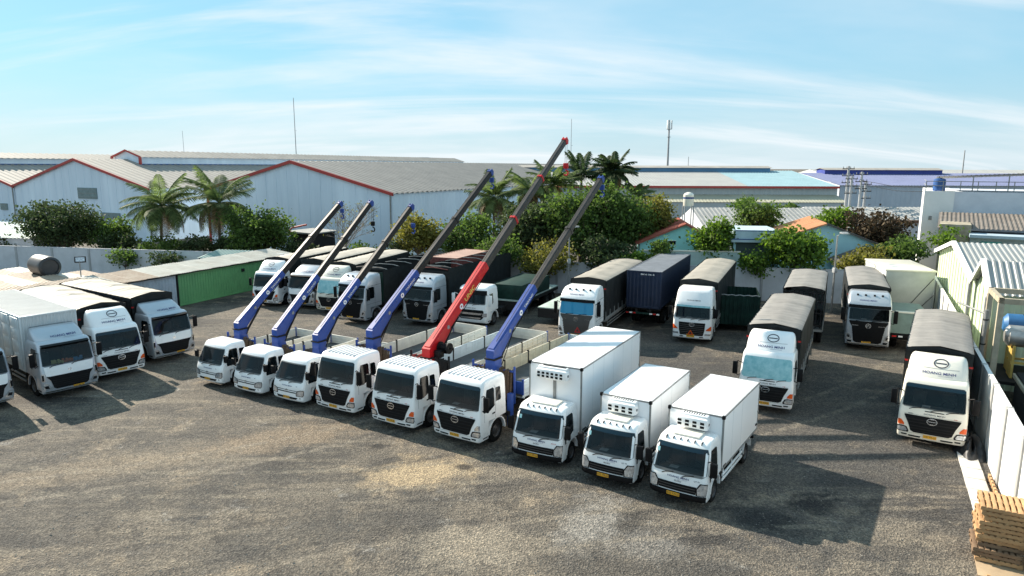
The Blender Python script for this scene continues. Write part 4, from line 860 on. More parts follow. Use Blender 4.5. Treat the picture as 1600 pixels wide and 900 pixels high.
    wh = noise(7.5, 3, .6); base = mix(rng(wh, .72, .76, 0, .55), base, (.44, .42, .38))
    l(base, b.inputs['Base Color']); b.inputs['Roughness'].default_value = .92; b.inputs['Specular IOR Level'].default_value = .25
    bp = n('ShaderNodeBump'); bp.inputs['Strength'].default_value = .7; bp.inputs['Distance'].default_value = .05
    hh = n('ShaderNodeMath'); hh.operation = 'ADD'; l(v.outputs['Distance'], hh.inputs[0]); l(sp, hh.inputs[1]); l(hh.outputs[0], bp.inputs['Height']); l(bp.outputs[0], b.inputs['Normal'])
    return m
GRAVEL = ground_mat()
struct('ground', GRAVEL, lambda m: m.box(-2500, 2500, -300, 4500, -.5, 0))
STONE = mat('loose_stone', (.24, .225, .20), .9, var=.5, vscale=6)
def stones(m):
    rg = random.Random(3)
    for _ in range(9000):
        y = 13+25*rg.random()**1.6; x = rg.uniform(-.8, .8)*y
        if x > 12.5: continue
        r = rg.uniform(.012, .032)*(1.6 if rg.random() < .06 else 1); a = rg.uniform(0, 6.3); h = r*rg.uniform(.5, .9)
        vs = [(x+r*math.cos(a+k*2.094)*rg.uniform(.7, 1.2), y+r*math.sin(a+k*2.094)*rg.uniform(.7, 1.2), 0) for k in range(3)] + [(x+rg.uniform(-.3, .3)*r, y+rg.uniform(-.3, .3)*r, h)]
        m.add(vs, [(0, 1, 3), (1, 2, 3), (2, 0, 3)])
o = struct('loose_gravel', STONE, stones, kind='stuff'); o['label'] = 'loose pale stones scattered over the gravel yard'

# ------------------------------------------------------------------ the trucks
def h5w(t): cab_h5(t, WHITE, False, 'both', True, 'h5a')
def h5one(t): cab_h5(t, WHITE, False, 'one', True, 'h5b')
lt = (-2.62, 4.35, 1.06, 1.10, .5, 2, PANELW, None)
crane_truck('B1', 'small white crane truck at the left end of the front row, blue boom raised', -15.84, 34.18, -120.5, cab_h3, -1.9, 3.05, -9.9, 9.15, lt, .40, scale=.92, heavy=False)
crane_truck('B2', 'small white crane truck, second from the left in the front row, black hook hanging', -13.25, 32.63, -120, cab_h3, -1.92, 3.05, -9.45, 9.3, lt, .40, hook='hang', scale=.92, heavy=False)
crane_truck('B3', 'small white crane truck beside the first big-grilled crane truck, third from left', -10.80, 31.35, -120, cab_h3, -1.95, 3.1, -9.7, 9.15, lt, .40, scale=.92, heavy=False, hook='mid')
hv = (-3.3, 7.9, 1.2, 1.5, .62, 3, PANELW, None)
crane_truck('B4', 'white crane truck with black grille and long blue boom, left of the red crane', -8.20, 30.0, -120.5, h5w, -2.5, 3.55, -13.4, 11.15, hv, .33)
crane_truck('B5', 'white truck carrying the only red crane, longest boom with red collars', -5.23, 28.2, -121.3, h5w, -2.45, 3.15, -16.0, 13.05, (-3.3, 8.7, 1.2, 1.5, .62, 3, PANELW, PANELB), .35, CRED, CGREY, (ROPER, DARKM), 'UNIC', 3, 'long', 1.12)
crane_truck('B6', 'white crane truck with blue crane next to the tallest refrigerated truck', -2.33, 26.64, -123, h5one, -2.5, 3.5, -13.0, 10.85, (-3.3, 8.7, 1.2, 1.5, .62, 4, PANELB, PANELC), .33, CBLUE, CGREY, (ROPE, ROPE, ROPE))
def reefer_truck(label, x, y, th, w, K, extra, x0, L, hw, z0, z1, uw, big):
    t = thing('refrigerated_truck', label, 'truck', (x, y, 0), R(th), 'white refrigerated trucks at the end of the front row')
    cab_iz(t, w, K, extra); reefer(t, K, x0, L, hw, z0, z1, uw, big); return t
reefer_truck('tallest and longest white refrigerated truck, next to the blue crane', .90, 24.65, -118.8, 1.08, 'iz1', 'KH-12', -1.72, 7.1, 1.15, 1.0, 3.62, 1.35, True)
reefer_truck('small white refrigerated truck in the middle of the three', 3.38, 22.95, -121.5, 1.0, 'iz2', 'QT 75', -1.66, 4.7, 1.0, .95, 2.90, 1.12, False)
reefer_truck('small white refrigerated truck nearest the open yard, at the row end', 5.58, 21.55, -123.8, 1.0, 'iz2', 'QT 75', -1.60, 4.55, 1.0, .95, 2.92, 1.12, False)
def tarp_truck(label, x, y, th, cabfn, x0, L, group, K, **kw):
    t = thing('tarpaulin_truck', label, 'truck', (x, y, 0), R(th), group); cabfn(t); tarp_body(t, K, x0, L, **kw); return t
GR, GL, GB = 'tarpaulin trucks on the right side of the yard', 'trucks nose-out along the left side', 'trucks backed against the rear wall'
tarp_truck('white tarpaulin truck with silver sunshade filling its windscreen', 11.85, 30.6, -117.3, lambda t: cab_h5(t, WHITE, True, 'both', True, 'h5s', SHADE), -2.0, 9.3, GR, 'R1', roofm=TARPG, seed=3)
tarp_truck('cream white tarpaulin truck parked against the right wall', 17.16, 26.48, -122.3, lambda t: cab_h5(t, CREAMW, True, 'both', True, 'h5f'), -2.0, 9.3, GR, 'R3', roofm=TARPG, seed=4)
tarp_truck('silver truck with tall black grille and tarpaulin near the rear right corner', 22.3, 41.64, -114.3, lambda t: cab_cl7(t), -2.3, 9.4, GR, 'R2', roofm=TARPG, seed=5, z1=3.75)
t = thing('tarpaulin_truck', 'tarpaulin truck seen from its dark rear end behind the sunshade truck', 'truck', (22.5, 51.0, 0), R(180-115.5), GR)
tarp_body(t, 'D9', -.2, 8.6, z1=3.75, roofm=TARPG, seed=6, rear_open=True)
part(t, 'cab', ('cabD9',), WHITE, lambda m: S_H5.shell(m))
def stakes(m):
    for k in range(9): y = -1.1+k*.275; m.cbox(-8.86, -8.80, y-.03, y+.03, 1.2, 3.6, .008)
    for z in (1.4, 2.2, 3.0, 3.5): m.cbox(-8.84, -8.79, -1.2, 1.2, z-.04, z+.04, .008)
part(t, 'rear_stake_gate', ('D9st',), DARKM, stakes)
# left side
t = thing('box_truck', 'silver truck with ribbed metal cargo box, colourful things on its dashboard', 'truck', (-21.95, 32.7, 0), R(-38), GL)
cab_cl5(t)
def silver_box(t, K, x0=-2.15, L=9.2, z0=1.15, z1=3.95, hw=1.24):
    def body(m):
        m.box(x0-L+.03, x0-.05, -hw+.05, hw-.05, z0, z1-.03)
        m.corr((x0-.02, -hw, z0), (0, 2*hw, 0), (0, 0, z1-z0-.1), 16, .03, (1, 0, 0))
        for sd in (-1, 1): m.corr((x0, sd*(hw-.01), z0), (-L, 0, 0), (0, 0, z1-z0-.08), int(L/.16), .02, (0, sd, 0))
        for sd in (-1, 1):
            m.cbox(x0-L, x0+.015, sd*(hw-.04), sd*(hw+.025), z1-.12, z1, .012); m.cbox(x0-L, x0+.015, sd*(hw-.04), sd*(hw+.025), z0-.05, z0+.1, .012)
            for x in (x0, x0-3.0, x0-6.0, x0-L+.06): m.cbox(x-.06, x+.02, sd*(hw-.02), sd*(hw+.03), z0, z1, .01)
        m.cbox(x0-.06, x0+.02, -hw, hw, z1-.1, z1, .012)
    b = part(t, 'cargo_box', ('sbox', K), CONTW, body)
    part(b, 'box_roof', ('sroof', K), BOXROOF, lambda m: m.corr((x0, -hw, z1-.01), (-L, 0, 0), (0, 2*hw, 0), int(L/.22), .02, (0, 0, 1)))
    for i in range(2):
        xa = x0-.25-i*1.35
        part(b, 'side_door', ('sdoor', K, i), CONTW, lambda m: (m.cbox(xa-1.2, xa, -hw-.045, -hw-.015, z0+.12, z1-.16, .015), [m.cbox(xa-1.12, xa-.08, -hw-.06, -hw-.04, z0+.3+k*.62, z0+.82+k*.62, .01) for k in range(4)], m.tube([(xa-.1, -hw-.07, z0+.15), (xa-.1, -hw-.07, z1-.2)], .015, 6)))
    chassis(t, K, -1.4, x0-L+.1, .68, .43)
    part(t, 'step_rail', ('srail', K), STEELG, lambda m: [m.cbox(x0-2.2, x0-.2, sd*hw-.03, sd*hw+.02, z-.05, z+.05, .01) for sd in (-1, 1) for z in (.62, .85)])
    for i in range(2): axle(t, x0-L*.74-i*1.3+.5, hw-.02, .5, .26, True)
silver_box(t, 'A1')
for i, (c_, off) in enumerate((((.62, .66, .30), 0), ((.75, .28, .14), 5), ((.15, .40, .70), 9))):
    def dash(m, i=i):
        rg = random.Random(5+i)
        for k in range(6):
            y = -.62+i*.45+k*.085+rg.uniform(-.02, .02); z0 = 1.76; z1 = z0+rg.uniform(.06, .17)
            xx = S_CL5.front(y, z0)-.16-rg.uniform(0, .1); m.cbox(xx-.06, xx, y-.05, y+.05, z0-.07, z1, .015)
    part(t, 'dashboard_item', ('dash', i), mat('dash_%d' % i, c_, .6, var=.4, vscale=18), dash)
t = thing('box_truck', 'silver truck cut off by the left edge of the picture', 'truck', (-24.4, 30.1, 0), R(-38), GL)
cab_cl5(t); silver_box(t, 'A1')
tarp_truck('white tarpaulin truck between two silver trucks on the left side', -21.1, 35.7, -38.5, lambda t: cab_h5(t, WHITE, True, 'both', True, 'h5f'), -2.0, 9.2, GL, 'A2', seed=8)
tarp_truck('silver tarpaulin truck beside the green container on the left', -19.85, 39.05, -34, cab_cl5, -2.15, 9.0, GL, 'A3', seed=9)
# rear row
tarp_truck('white tarpaulin truck directly beside the green container in the rear row', -20.2, 54.7, -107.5, lambda t: cab_h5(t, WHITE, True, 'both', True, 'h5f'), -2.0, 9.0, GB, 'D1', seed=11)
tarp_truck('silver tarpaulin truck behind the second boom in the rear row', -17.0, 53.75, -108.5, cab_cl5, -2.1, 8.6, GB, 'D2', seed=12)
tarp_truck('white tarpaulin truck with pale sunshade, half behind a black-grilled silver truck', -14.2, 51.9, -108.5, lambda t: cab_h5(t, CREAMW, True, 'both', True, 'h5s', SHADE), -2.0, 9.2, GB, 'D3', seed=13)
t = thing('stake_truck', 'silver truck with tall black grille and open-topped dark body, behind the third boom', 'truck', (-11.75, 48.55, 0), R(-114), GB)
cab_cl7(t); open_body(t, 'D4', -2.5, 11.0)
part(t, 'green_front_board', ('D4g',), TARPN, lambda m: m.box(-2.50, -2.44, -1.2, 1.2, 1.3, 3.55))
t = thing('stake_truck', 'silver truck with tall black grille left of the red boom, open-topped dark body', 'truck', (-6.85, 47.95, 0), R(-114.5), GB)
cab_cl7(t); open_body(t, 'D5', -2.5, 11.0, z1=3.95)
part(t, 'rust_edge', ('D5e',), CONTR, lambda m: m.tube([(-2.4, -1.24, 3.9), (-2.4, 0, 4.0), (-2.4, 1.24, 3.88)], .035, 6))
t = thing('tractor_unit', 'white tractor unit with chrome-barred grille behind the red crane bed', 'truck', (-2.95, 47.7, 0), R(-114), GB)
cab_gi(t); chassis(t, 'D6', -1.4, -6.4, .68, .43)
for xx in (-4.6, -5.9): axle(t, xx, 1.2, .52, .28, True)
t = thing('tarpaulin_truck', 'grey-fronted truck with bright blue windscreen shade, in the rear row', 'truck', (4.15, 43.35, 0), R(-113.5), GB)
cab_cl7(t, WHITE, 'grey', 'cl7g', BLUEGL); tarp_body(t, 'D7', -2.6, 11.0, z1=3.85, roofm=TARPM, sidem=TARPS, seed=15, valance=False)
part(t, 'warning_triangle', ('wtri',), INKR, lambda m: m.add([S_CL7.F(.15, .75, .08)(u, v) for u, v in ((-.22,0),(.22,0),(0,.38),(-.12,.06),(.12,.06),(0,.27))], [(0,1,4,3),(1,2,5,4),(2,0,3,5)]))
tarp_truck('white heavy truck with orange hazard triangle on its bumper, right of the navy container', 11.69, 43.29, -113.5, cab_h7, -2.2, 11.8, GB, 'D8', roofm=TARPM, seed=16, z1=3.82, valance=True)
# containers and trailers between them
t = thing('container_trailer', 'navy blue shipping container on a trailer with red and white rear bar', 'container', (9.38, 47.9, 0), R(-114.5))
container_on(t, 'E1', 0, 11.2, CONTN, CONTNR, 1.42, 2.68, front_txt='BMO 45 18 81 48')
def rearbar(m): m.cbox(.0, .07, -1.2, 1.2, .98, 1.12, .01)
rb = part(t, 'rear_bar', ('E1rb',), TARPN, rearbar)
for i, y in enumerate((-1.1, -.85, -.6, .6, .85, 1.1)): part(rb, 'reflector', ('E1rf', i % 2), INKW if i % 2 else REDL, lambda m: m.box(.072, .08, -.10, .10, 1.0, 1.10), (0, y, 0))
for xx in (-2.0, -3.3, -9.4): axle(t, xx, 1.2, .5, .28, True)
t = thing('container_trailer', 'brown-red shipping container behind the open-topped dark truck bodies', 'container', (-5.6, 55.2, 0), R(-114.5))
container_on(t, 'E2', 0, 6.1, CONTR, CONTRR, 1.45, 2.6, side_txt='tex'); 
for xx in (-1.5, -2.8): axle(t, xx, 1.2, .5, .28, True)
PALEG = mat('pale_green_deck', (.36, .44, .40), .6, var=.3, vscale=1.5)
def flatbed(label, x, y, th, L, K, deckm, load=None):
    t = thing('flatbed_trailer', label, 'trailer', (x, y, 0), R(th), 'empty flatbed trailers')
    def deck(m):
        n = int(L/.5)
        for k in range(n): m.cbox(-(k+1)*L/n+.01, -k*L/n-.01, -1.24, 1.24, 1.28, 1.36, .008)
    part(t, 'deck', ('fdeck', K), deckm, deck)
    part(t, 'frame', ('ffr', K), DARKM, lambda m: (m.box(-L, 0, -1.22, -1.12, 1.0, 1.28), m.box(-L, 0, 1.12, 1.22, 1.0, 1.28), m.box(-.12, .02, -1.22, 1.22, .6, 1.27), m.box(-L, 0, -.5, .5, .95, 1.2)))
    for xx in (-L+1.2, -L+2.5): axle(t, xx, 1.2, .5, .28, True)
    if load: part(t, 'tarped_load', ('fload', K), load, lambda m: (m.cbox(-L*.75, -.3, -1.2, 1.2, 1.37, 2.5, .06), m.tube([(-.3, -1.2, 2.52), (-L*.75, -1.2, 2.52)], .03, 6), m.tube([(-.3, 1.2, 2.52), (-L*.75, 1.2, 2.52)], .03, 6)))
    part(t, 'landing_leg', ('fleg', K), STEELG, lambda m: [m.cbox(-2.1, -1.98, y-.06, y+.06, .02, 1.0, .01) for y in (-.8, .8)])
    return t
flatbed('flatbed trailer with a dark green covered load behind the white tractor unit', -.4, 51.0, -114, 8, 'f1', PALEG, TARPN)
flatbed('flatbed trailer with pale deck left of the blue-shaded truck', 3.0, 48.0, -114, 8.5, 'f2', PALEG)
t = thing('open_bin', 'dark green corrugated open-topped bin behind the sunshade truck', 'bin', (15.6, 46.7, 0), R(-105))
def binm(m):
    m.corr((0, -1.6, .55), (0, 3.2, 0), (0, 0, 2.0), 12, .05, (1, 0, 0)); m.corr((-4, -1.6, .55), (0, 3.2, 0), (0, 0, 2.0), 12, .05, (-1, 0, 0))
    m.corr((0, -1.6, .55), (-4, 0, 0), (0, 0, 2.0), 12, .05, (0, -1, 0)); m.corr((0, 1.6, .55), (-4, 0, 0), (0, 0, 2.0), 12, .05, (0, 1, 0)); m.box(-4, 0, -1.58, 1.58, .5, .6)
part(t, 'bin_wall', ('binw',), TARPN, binm)
part(t, 'rim', ('binr',), STEELG, lambda m: [m.tube([(0, -1.6+k*.266, 2.58+.05*(k % 2)) for k in range(13)], .04, 6)])
part(t, 'leg', ('binl',), DARKM, lambda m: [m.box(x-.08, x+.08, y-.08, y+.08, 0, .55) for x in (-.2, -3.8) for y in (-1.4, 1.4)])
t = thing('box_trailer', 'pale grey box body standing across the rear right corner', 'trailer', (28.6, 48.4, 0), R(-104))
part(t, 'box', ('btb',), mat('box_grey', (.42, .44, .42), .6, var=.15, vscale=1.5), lambda m: m.cbox(-6, 0, -1.6, 1.6, .9, 4.05, .03))
part(t, 'roof_edge', ('bte',), CREAMW, lambda m: m.cbox(-6.05, .05, -1.66, 1.66, 4.05, 4.17, .02))
part(t, 'support_leg', ('btl',), DARKM, lambda m: [m.box(x-.1, x+.1, y-.1, y+.1, 0, .9) for x in (-.6, -5.4) for y in (-1.3, 1.3)])
part(t, 'rope_shadow', ('btr',), DARKM, lambda m: (m.tube([(.03, 1.5, 3.6), (.06, -.2, 1.2)], .02, 5), m.tube([(.03, 1.6, 2.4), (.06, .6, 1.2)], .02, 5)))  # dark tubes laid on the box face draw the cast shadow of a rope
t = thing('tipper_truck', 'pale green truck tailboard between the silver truck and the cream truck', 'truck', (24.9, 41.6, 0), R(-112))
PGREEN = mat('tailboard_green', (.16, .22, .19), .5, var=.25, vscale=2)
part(t, 'tailboard', ('tbd',), PGREEN, lambda m: m.prism([(0, 1.15), (.1, 1.15), (-.35, 2.35), (-.5, 2.35)], -1.15, 1.15))
part(t, 'body', ('tbb',), PGREEN, lambda m: m.prism([(-.02, 1.1), (-.45, 2.3), (-4.5, 2.3), (-4.5, 1.1)], -1.1, 1.1))
part(t, 'top_rail', ('tbt',), CREAMW, lambda m: m.cbox(-.62, -.36, -1.2, 1.2, 2.35, 2.45, .02))
rb = part(t, 'rear_bar', ('tbr',), BLACKP, lambda m: m.cbox(.0, .14, -1.15, 1.15, .75, 1.1, .02))
for i, y in enumerate((-.85, -.5, .5, .85)): part(rb, 'tail_lamp', ('tbl', i % 3 == 0), REDL if i % 3 == 0 else INKW, lambda m: m.box(.142, .15, -.12, .12, .9, 1.0), (0, y, 0))
axle(t, -1.2, 1.1, .5, .26, True)
# ------------------------------------------------------------------ yard walls
CONC = mat('wall_concrete_pale', (.60, .62, .66), .85, c2=(.44, .46, .49), vscale=.7)
CONCP = mat('wall_post_grey', (.36, .37, .38), .85, var=.15, vscale=1)
WALLW = mat('wall_white', (.78, .78, .76), .7, var=.06, vscale=.7)
def panel_wall(name, label, p0, p1, h, step, pm, postm, post_proud=.07, pw=.11, th=.12):
    d = Vector((p1[0]-p0[0], p1[1]-p0[1], 0)); L = d.length; rz = math.atan2(d.y, d.x); n = max(1, round(L/step)); s = L/n
    t = thing(name, label, 'wall', (p0[0], p0[1], 0), rz)
    for i in range(n):
        part(t, 'wall_panel', ('wp', name, round(s, 3)), pm, lambda m: (m.box(.10, s-.10, -th/2, th/2, 0, h), m.box(.10, s-.10, -th/2-.02, th/2+.02, h, h+.05)), (i*s, 0, 0), smooth=False)
    for i in range(n+1):
        part(t, 'post', ('po', name), postm, lambda m: m.cbox(-pw, pw, -th/2-post_proud, th/2+post_proud, 0, h+.04, .015), (i*s, 0, 0))
    return t
panel_wall('rear_wall', 'pale grey concrete panel wall along the back of the yard', (-70, 75.2), (34.6, 55.7), 2.85, 4.4, CONC, CONCP)
panel_wall('side_wall', 'white wall with grey posts along the right side of the yard', (14.8, 17.6), (34.6, 55.7), 3.0, 3.0, WALLW, mat('pilaster_grey', (.34, .335, .32), .85, var=.15, vscale=1.5), .06, .17)
# ------------------------------------------------------------------ left: containers under a long lean-to roof
GROW = 'containers lined up on the left side'
ROOFP = mat('roof_pale_sheet', (.55, .55, .50), .6, c2=(.40, .375, .32), vscale=.7)
ROOFR = mat('roof_rusty_sheet', (.44, .37, .29), .7, c2=(.28, .19, .13), vscale=1.1)
AX = math.atan2(61.9-54.59, -24.12+27.2)          # direction of the row
def ctr(label, off, L, m_, K):
    t = thing('shipping_container', label, 'container', (-27.2+off*math.cos(AX), 54.59+off*math.sin(AX), 0), AX, GROW)
    z1 = 2.6
    def f(m):
        m.box(.05, L-.05, .06, 2.38, .05, z1-.04); n = int(L/.27)
        m.corr((0, .02, .12), (L, 0, 0), (0, 0, z1-.24), n, .035, (0, -1, 0))
        for x in (0, L): m.cbox(x-.06 if x else 0, x if x else .12, -.03, .1, 0, z1, .012)
        m.cbox(0, L, -.035, .08, z1-.13, z1, .012); m.cbox(0, L, -.035, .08, .02, .15, .012)
        m.corr((.02, 0, .12), (0, 2.4, 0), (0, 0, z1-.24), 9, .03, (-1, 0, 0))
    c = part(t, 'container_body', None, m_, f)
    part(c, 'corner_post', ('cpost',), DARKM, lambda m: m.cbox(-.06, .07, -.05, .12, 0, z1+.01, .012))
    return t
GC = ctr('bright green shipping container on the left side of the yard', .05, 12.1, CONTG, 'g')
ctr('grey-blue shipping container just left of the green one', -6.3, 6.2, CONTB, 'b')
vc = part(GC, 'vent_cover', ('vc',), TARPN, lambda m: m.cbox(-.18, .18, -.06, 0, -.15, .15, .01), (7.1, -.03, 2.05)); part(vc, 'slat', ('vcs',), DARKM, lambda m: m.box(-.12, .12, -.075, -.06, -.1, .1))
def sheet_roof(name, label, off, L, w, z0, z1, K, rust):
    t = thing(name, label, 'roof', (-27.2+off*math.cos(AX), 54.59+off*math.sin(AX), 0), AX, 'sheet-metal lean-to roofs')
    n = max(2, round(L/1.05)); s = L/n; rg = random.Random(K)
    for i in range(n):
        mm = ROOFR if (i < n*rust and rg.random() < .75) else ROOFP
        part(t, 'roof_sheet', ('rs', K, i % 2), mm, lambda m: m.corr((0, -.35, z0+.02*(i % 2)), (s+.06, 0, 0), (0, w, z1-z0), 5, .035, (0, 0, 1)), (i*s, 0, 0), smooth=False)
    part(t, 'purlin', ('pu', K), DARKM, lambda m: (m.box(0, L, -.28, -.18, z0-.10, z0-.02), m.box(0, L, w*.5-.05, w*.5+.05, (z0+z1)/2-.2, (z0+z1)/2-.06)))
    for k in range(int(L/3)+1): part(t, 'prop', ('prp', K), STEELG, lambda m: m.box(-.05, .05, w-.75, w-.65, 0, z1-.15), (min(L-.1, k*3+.1), 0, 0))
    return t
sheet_roof('lean_to_shelter', 'long pale corrugated roof over the green and grey-blue containers', -14.6, 28.5, 3.3, 2.74, 3.12, 'r1', .42)
for i, (ox, oy, L, w, lab) in enumerate(((-12, 5.2, 10, 3.0, 'second rusty sheet roof behind the long pale roof'), (-13, 8.7, 9, 2.8, 'third rusty sheet roof beneath the black tank'), (-14, 12.0, 11, 2.8, 'rusty sheet roof nearest the rear wall'))):
    cx = -27.2+ox*math.cos(AX)-oy*math.sin(AX); cy = 54.59+ox*math.sin(AX)+oy*math.cos(AX)
    t = thing('rusty_roof', lab, 'roof', (cx, cy, 0), AX, 'sheet-metal lean-to roofs')
    n = 8
    for k in range(n): part(t, 'roof_sheet', ('rrs', i, k % 2), ROOFR if (k+i) % 3 else ROOFP, lambda m: m.corr((0, 0, 2.5+.03*(k % 2)), (L/n+.05, 0, 0), (0, w, .25), 5, .03, (0, 0, 1)), (k*L/n, 0, 0), smooth=False)
    part(t, 'fascia', ('rrf', i), mat('rust_brown', (.16, .08, .05), .8, var=.4, vscale=2), lambda m: (m.box(0, L, -.04, .02, 2.28, 2.5), m.box(-.02, .02, 0, w, 2.3, 2.52)))
    part(t, 'post', ('rrp', i), DARKM, lambda m: [m.box(x-.05, x+.05, .1, .2, 0, 2.45) for x in (.2, L/2, L-.2)])
t = thing('water_tank', 'black cylindrical tank lying on a stand above the rusty roofs', 'tank', (-37.6, 54.3, 2.45), R(-38))
def tank(m):
    m.lathe([(.001, -1.35), (.62, -1.35), (.80, -1.25), (.83, -1.1)] + [(.83+(.018 if k % 2 else 0), -1.05+k*.15) for k in range(15)] + [(.83, 1.1), (.80, 1.25), (.62, 1.35), (.58, 1.22), (.001, 1.22)], c=(0, 0, .95), axis='x', n=32)
part(t, 'tank_body', ('tank',), mat('tank_black', (.035, .036, .04), .42, var=.3, vscale=3), tank)
part(t, 'cradle', ('tcr',), DARKM, lambda m: [m.box(x-.05, x+.05, -.6, .6, 0, .34) for x in (-.8, .8)])
t = thing('floodlight', 'black floodlight on a thin pole in front of the rear wall', 'lamp', (-33.0, 51.6, 2.9), R(25))
part(t, 'pole', ('flp',), STEELG, lambda m: m.tube([(0, 0, -.2), (0, 0, 1.15)], .04, 8))
lh = part(t, 'lamp_head', ('flh',), BLACKP, lambda m: (m.cbox(-.38, .38, -.06, .06, 1.15, 1.62, .02),), rot=(R(-18), 0, 0)); part(lh, 'lens', ('fll',), LAMP, lambda m: m.box(-.30, .30, -.075, -.062, 1.22, 1.55))
t = thing('green_roof_shed', 'small teal corrugated roof in front of the rear wall', 'roof', (-30.5, 65.5, 0), R(-12))
part(t, 'roof_sheet', ('grs',), mat('roof_teal', (.14, .27, .26), .6, var=.2, vscale=1), lambda m: m.corr((0, 0, 2.55), (4.4, 0, 0), (.6, 2.4, .55), 12, .05, (0, 0, 1)))
part(t, 'post', ('grp',), DARKM, lambda m: [m.box(x-.06, x+.06, .1, .22, 0, 2.55) for x in (.2, 4.2)])

# ------------------------------------------------------------------ warehouses
WHW = mat('warehouse_wall', (.76, .86, .95), .6, c2=(.58, .68, .78), vscale=.35, stretch=(1, 1, .15))
WHR = mat('warehouse_roof', (.34, .315, .28), .7, c2=(.22, .205, .185), vscale=.5)
WHR2 = mat('warehouse_roof_grey', (.27, .255, .235), .7, c2=(.20, .19, .178), vscale=.5)
REDT = mat('red_trim', (.42, .045, .035), .5, var=.15, vscale=1)
BLUET = mat('blue_trim', (.03, .08, .22), .5)
def gable_hall(label, org, ang, W, D, ze, zr, roofm, monitor=None, windows=(), corner_red=True, K=''):
    # local: x along the gable front (0..W), y backwards
    t = thing('warehouse', label, 'building', (org[0], org[1], 0), ang)
    nb = int(W/.9)
    def wall(m):
        for i in range(nb):
            xa, xb = W*i/nb, W*(i+1)/nb; h = lambda x: ze+(zr-ze)*(1-abs(2*x/W-1))
            off = -.04 if i % 2 else 0
            m.add([(xa, off, 0), (xb, off, 0), (xb, off, h(xb)), (xa, off, h(xa))] + [(xb, off, 0), (xb, -.04-off, 0), (xb, -.04-off, h(xb)), (xb, off, h(xb))], [(0, 1, 2, 3), (4, 5, 6, 7)])
    part(t, 'gable_wall', ('gw', K), WHW, wall, smooth=False)
    for sx in (0, 1): part(t, 'side_wall', ('gs', K, sx), WHW, lambda m: m.corr((W*sx, 0, 0), (0, D, 0), (0, 0, ze), int(D/1.0), .05, (1 if sx else -1, 0, 0)), smooth=False)
    for sx in (-1, 1):
        xo = 0 if sx < 0 else W
        part(t, 'roof', ('gr', K, sx), roofm, lambda m: m.corr((W/2, -.25, zr+.05), (0, D, 0), (xo-W/2+sx*.3, 0, ze-zr-.05), int(D/1.15), .10, (sx*(zr-ze), 0, W/2)), smooth=False)
        part(t, 'rake_trim', ('gt', K, sx), REDT, lambda m: m.add([(W/2, -.34, zr-.22), (xo+sx*.3, -.34, ze-.28), (xo+sx*.3, -.34, ze+.10), (W/2, -.34, zr+.18), (W/2, -.18, zr-.22), (xo+sx*.3, -.18, ze-.28), (xo+sx*.3, -.18, ze+.10), (W/2, -.18, zr+.18)], [(0, 1, 2, 3), (7, 6, 5, 4), (3, 2, 6, 7), (0, 4, 5, 1)]))
    if corner_red: part(t, 'corner_trim', ('gc', K), REDT, lambda m: m.box(-.08, .30, -.12, .22, 0, ze))
    part(t, 'gutter_pipe', ('gp', K), STEELG, lambda m: m.tube([(W-.2, -.2, ze), (W-.2, -.2, .3)], .09, 8))
    for (x, z, w, h) in windows:
        wn = part(t, 'window', ('gwin', w, h), mat('window_teal', (.16, .24, .25), .35, var=.3, vscale=2), lambda m: m.box(-w/2, w/2, -.16, -.05, -h/2, h/2), (x, 0, z)); 
        for k in range(3): part(wn, 'louvre', ('glv', w), STEELG, lambda m: m.box(-w/2, w/2, -.20, -.15, -.03, .03), (0, 0, -h/2+h*(k+.5)/3))
    if monitor:
        y0, hw, me, mr = monitor
        mo = part(t, 'ridge_monitor', ('mo', K), WHW, lambda m: (m.box(W/2-hw, W/2+hw, y0, D, zr-1.2, me), m.prism([(W/2-hw, me), (W/2+hw, me), (W/2, mr)], y0, y0+.1)), smooth=False)
        for sx in (-1, 1):
            part(mo, 'monitor_roof', ('mor', K, sx), WHR, lambda m: m.corr((W/2, y0-.3, mr+.05), (0, D-y0+.3, 0), (sx*(hw+.5), 0, me-mr-.12), int((D-y0)/1.15), .08, (sx*(mr-me), 0, hw)), smooth=False)
            part(mo, 'monitor_trim', ('mot', K, sx), REDT, lambda m: m.add([(W/2, y0-.35, mr-.05), (W/2+sx*(hw+.5), y0-.35, me-.25), (W/2+sx*(hw+.5), y0-.35, me+.08), (W/2, y0-.35, mr+.25)], [(0, 1, 2, 3)]))
            part(mo, 'monitor_end_trim', ('moe', K, sx), REDT, lambda m: m.box(W/2+sx*(hw-.05), W/2+sx*(hw+.5), y0-.38, y0-.2, zr-.75, me))
            part(mo, 'monitor_base_line', ('mob', K, sx), BLUET, lambda m: m.box(W/2+sx*(hw+.0), W/2+sx*(hw+.06), y0, D, zr-.95, zr-.65))
    return t
# front line of the halls runs at right angles to the lanes; x along it goes from the far left corner to the near right corner
FA = R(65-90); FX = (math.cos(FA), math.sin(FA)); KX, KY = -14.64, 84.0
def hall_org(b): return (KX-FX[0]*b, KY-FX[1]*b)
gable_hall('grey-blue warehouse with red-edged gable behind the raised booms', hall_org(31.4), FA, 31.4, 120, 8.05, 11.9, WHR2, None, K='g2')
gable_hall('grey-blue warehouse with red-edged gable and roof monitor behind the palms', hall_org(76.5), FA, 33.2, 120, 7.9, 12.25, WHR, (9, 3.3, 12.75, 13.75), ((19, 7.0, 4.6, 1.7), (11.5, 4.3, 3.2, 1.1), (24, 3.6, 4.5, 1.0), (5.5, 2.0, 3.0, 2.2)), False, K='g1')
gable_hall('grey-blue warehouse at the far left edge, its red gable edge sloping down', hall_org(109.5), FA, 32.8, 120, 7.8, 12.2, WHR, (5, 3.3, 12.6, 13.5), ((29.5, 4.3, 2.0, 1.1),), False, K='g0')
